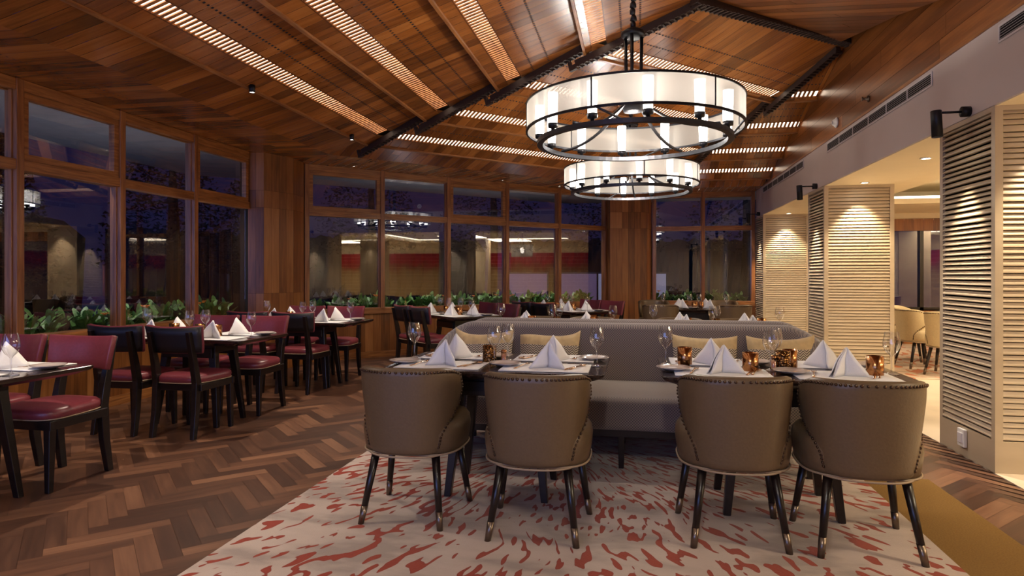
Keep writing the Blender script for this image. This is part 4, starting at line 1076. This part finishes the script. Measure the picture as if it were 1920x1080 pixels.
o = dup(SF, (-.07, 4.925, .010), PI, 'grey woven banquette sofa facing away, back to back with the front one'); o.scale = (.97, 1, 1.018)
# pillows
def pillow(seed, tl, tr):
    t = thing('throw_pillow', 'x', 'pillow'); rnd = random.Random(seed)
    n = 18
    def P(u, v, s):
        x = u*.225*(1-.06*(1-abs(v))**1.0*abs(u)**2)
        z = .175+v*.165*(1-.10*(1-abs(u)**2)*1)+(tl*(1-u)/2+tr*(1+u)/2)*max(0, v)**2*(abs(u)**3)
        th = .055*(max(0, 1-u**4)*max(0, 1-v**4))**.5
        th += .006*math.sin(u*14+v*5+seed)*(1-u*u)*(max(0, v))
        return (x, s*max(th, .001), z)
    for part, vr, mt in (('cover', (0, n), GOLD), ('patterned_band', (0, n), CHEV)):
        g = MB()
        split = .46
        vs = [split+(1-split)*j/12 for j in range(13)] if part == 'cover' else [-1+(split+1)*j/10 for j in range(11)]
        for s in (-1, 1): g.rings([[P(-1+2*i/n, v, s) for i in range(n+1)] for v in vs], False, False)
        obj(part, g, mt, t)
    return t
for i, (x, tl, tr, rz, ry, lb) in enumerate(((-1.11, .05, .01, .02, -.05, 'gold and chevron throw pillow at the left end of the front sofa'), (-.635, -.02, .035, 0, .03, 'gold and chevron throw pillow second from the left on the front sofa'),
       (.475, .01, .01, .0, .01, 'gold and chevron throw pillow third from the left on the front sofa'), (.99, .015, .02, -.02, -.02, 'gold and chevron throw pillow at the right end of the front sofa'))):
    p = pillow(i+1, tl, tr); p.location = (x, 4.635, .475); p.rotation_euler = (-.28, ry, rz); p['label'] = lb; p['group'] = 'throw pillows on the front sofa'

# tables behind the sofa --------------------------------------------
dup(t1, (-.755, 6.20, .010), label='dark wooden dining table behind the sofa, left one'); dup(t1, (.73, 6.20, .010), label='dark wooden dining table behind the sofa, right one')
BS = [('sofa side left seat', -.30, -1), ('sofa side right seat', .28, -1), ('far side left seat', -.30, 1), ('far side right seat', .28, 1)]
lay(-.755, 6.20, 0, BS, 'the left table behind the sofa', False, [(VOT, .0, .0, 'hammered copper candle holder in the middle of'), (TMB, -.25, .05, 'polished copper tumbler on the left half of'), (TMB, .36, .05, 'polished copper tumbler on the right half of')], False)
lay(.73, 6.20, 0, BS, 'the right table behind the sofa', False, [(VOT, .0, .0, 'hammered copper candle holder in the middle of'), (TMB, -.25, .05, 'polished copper tumbler on the left half of'), (TMB, .42, .1, 'polished copper tumbler on the right half of')], False)
for i, x in enumerate((-1.06, -.46, .44, 1.02)):
    TUB.put((x, 6.72, .010), PI, 'brown tub chair facing the camera behind the sofa, %s' % ('leftmost', 'second from left', 'third from left', 'rightmost')[i], 'brown tub chairs behind the sofa')
TZ -= .010

# ================================================================== RED CHAIR TABLES
def red_table(cx, cy, rz, nm, near=True, far=True, wd=1.25, dp=.72, uoff=(-.30, .22), nd=-.43, fd=.43, where=''):
    t = dup(t1, (cx, cy, 0), rz, 'dark wooden dining table %s' % nm)
    t.scale = (wd/1.20, dp/.80, 1)
    c, s = math.cos(rz), math.sin(rz)
    def W(u, v): return (cx+c*u-s*v, cy+s*u+c*v, 0)
    if near:
        for k, u in enumerate(uoff): RED.put(W(u, nd), rz+random.uniform(-.03, .03), 'burgundy chair seen from behind, %s of two %s' % (('left', 'right')[k], where), 'burgundy dining chairs')
    if far:
        for k, u in enumerate(uoff): RED.put(W(u, fd), rz+PI+random.uniform(-.03, .03), 'burgundy chair facing the camera, %s of two %s' % (('left', 'right')[k], where), 'burgundy dining chairs')
SS = lambda: [('near left seat', -.31, -1), ('near right seat', .26, -1), ('far left seat', -.31, 1), ('far right seat', .26, 1)]
def X3(): return [(VOT, .0, .0, 'hammered copper candle holder in the middle of'), (TMB, .20, -.06, 'polished copper tumbler on the right half of'), (TMB, -.25, .0, 'polished copper tumbler on the left half of')]
red_table(-3.66, 2.80, 0, 'cut by the left edge of the picture', near=False, uoff=(-.32, .20), fd=.47, where='at the table at the left picture edge')
lay(-3.66, 2.80, 0, SS(), 'the table at the left picture edge', True, [(TMB, .22, .04, 'polished copper tumbler on the right half of'), (VOT, -.05, 0, 'hammered copper candle holder in the middle of')])
red_table(-3.62, 4.82, 0, 'second along the left windows', uoff=(-.34, .18), nd=-.32, fd=.47, where='at the second left window table')
lay(-3.62, 4.82, 0, SS(), 'the second left window table', False, X3())
red_table(-3.60, 6.64, 0, 'in the far left corner by the wooden pillar', uoff=(-.42, .10), nd=-.32, fd=.50, where='at the far left corner table')
lay(-3.60, 6.64, 0, SS(), 'the far left corner table', False, X3())
red_table(-2.30, 8.05, -PI/4, 'first under the far windows', uoff=(-.26, .24), nd=-.42, fd=.46, wd=1.2, where='at the first far window table')
lay(-2.30, 8.05, -PI/4, SS(), 'the first far window table', False, X3())
red_table(-.98, 9.36, -PI/4, 'second under the far windows', uoff=(-.26, .24), nd=-.42, fd=.46, wd=1.2, where='at the second far window table')
lay(-.98, 9.36, -PI/4, SS(), 'the second far window table', False, X3())
# far right corner table
ft = dup(t1, (.88, 10.15, 0), 0, 'small dark table with white cloth ends in the far right corner'); ft.scale = (.85, .9, 1)
g = MB()
for s in (-1, 1):
    x0, x1 = (s*.30, s*.53)
    g.add([(x0, -.30, .728), (x1, -.30, .728), (x1, .30, .728), (x0, .30, .728)], [(0, 1, 2, 3)])
    g.add([(s*.53, -.30, .728), (s*.53, .30, .728), (s*.545, .31, .40), (s*.545, -.31, .40)], [(0, 1, 2, 3)])
    g.add([(x0, -.372, .728), (x1, -.372, .728), (x1, -.38, .42), (x0, -.38, .42)], [(0, 1, 2, 3)]); g.add([(x0, -.372, .728), (x1, -.372, .728), (x1, -.30, .728), (x0, -.30, .728)], [(0, 1, 2, 3)])
o = tag(obj('tablecloth', g, CLOTH, solid=.002), 'white cloths hanging over both ends of the far right corner table', 'tablecloth'); o.location = (.88, 10.15, 0)
TZ += .004
lay(.88, 10.15, 0, [('near left seat', -.2, -1), ('near right seat', .2, -1), ('far left seat', -.2, 1), ('far right seat', .2, 1)], 'the far right corner table', False, [(TMB, .0, -.02, 'polished copper tumbler left of centre on'), (TMB, .1, .02, 'polished copper tumbler right of centre on'), (VOT, -.12, .06, 'hammered copper candle holder on')], False)
TZ -= .004
for (x, y, r, lb) in ((.36, 9.55, -.12, 'brown tub chair seen from behind, left of the far right corner table'), (1.36, 9.62, .15, 'brown tub chair seen from behind, right of the far right corner table'),
                   (.30, 10.85, PI+.1, 'brown tub chair facing the camera, left in the far right corner'), (1.38, 10.9, PI-.1, 'brown tub chair facing the camera, right in the far right corner')):
    o = TUB.put((x, y, 0), r, lb, 'brown tub chairs in the far right corner'); o.scale = (1, 1, 1.05)

# lit room furniture ------------------------------------------------
rt = thing('round_table', 'round table with cream top in the lit room beyond the pillars', 'table', (4.55, 9.5, .010))
obj('tabletop', MB().lathe([(0, .69), (.60, .69), (.62, .70), (.62, .72), (0, .725)], seg=40), noisy(M('cream_laminate', (.62, .52, .36), .3), 8, .05), rt)
obj('pedestal', MB().lathe([(0, 0), (.26, 0), (.27, .02), (.05, .05), (.045, .66), (.12, .69), (0, .69)], seg=24), DARKW, rt)
for (x, y, r, lb) in ((3.78, 8.72, -.75, 'cream leather tub chair in the lit room, nearest one in the doorway'), (3.70, 9.42, -1.45, 'cream leather tub chair in the lit room, middle one'), (3.86, 10.2, -2.1, 'cream leather tub chair in the lit room, partly behind the middle pillar'), (5.3, 10.2, 2.4, 'cream leather tub chair across the round table in the lit room')):
    CTUB.put((x, y, .010), r, lb, 'cream tub chairs in the lit room')
for x, y, k in ((4.22, 9.2, 'nearer'), (4.35, 9.55, 'second'), (4.7, 9.9, 'farther')): WG.put((x, y, .737), 0, 'empty stemmed wine glass on the round table in the lit room, %s one' % k)
TMB.put((4.15, 9.42, .737), 0, 'polished copper tumbler on the round table in the lit room, left'); TMB.put((4.5, 9.2, .737), 0, 'polished copper tumbler on the round table in the lit room, right')
pn = thing('pendant_lamp', 'white drum pendant lamp on gold stems over the round table in the lit room', 'pendant lamp', (4.9, 9.77, 0))
obj('shade', MB().lathe([(.31, 1.75), (.30, 1.92), (.31, 2.08)], seg=40), SHADE, pn)
g = MB()
for k in range(4): a = PI/2*k; g.tube([(.3*math.cos(a), .3*math.sin(a), 2.07), (0, 0, 2.36), (0, 0, 2.72)], .008, 6)
obj('stems', g, CUTL, pn); obj('bulb', MB().lathe([(0, 1.84), (.05, 1.87), (.06, 1.93), (.03, 2.0), (0, 2.02)]), LENS, pn)
lamp('pendant_bulb', 'POINT', (4.9, 9.77, 1.93), 18, (1, .85, .65), size=.06)
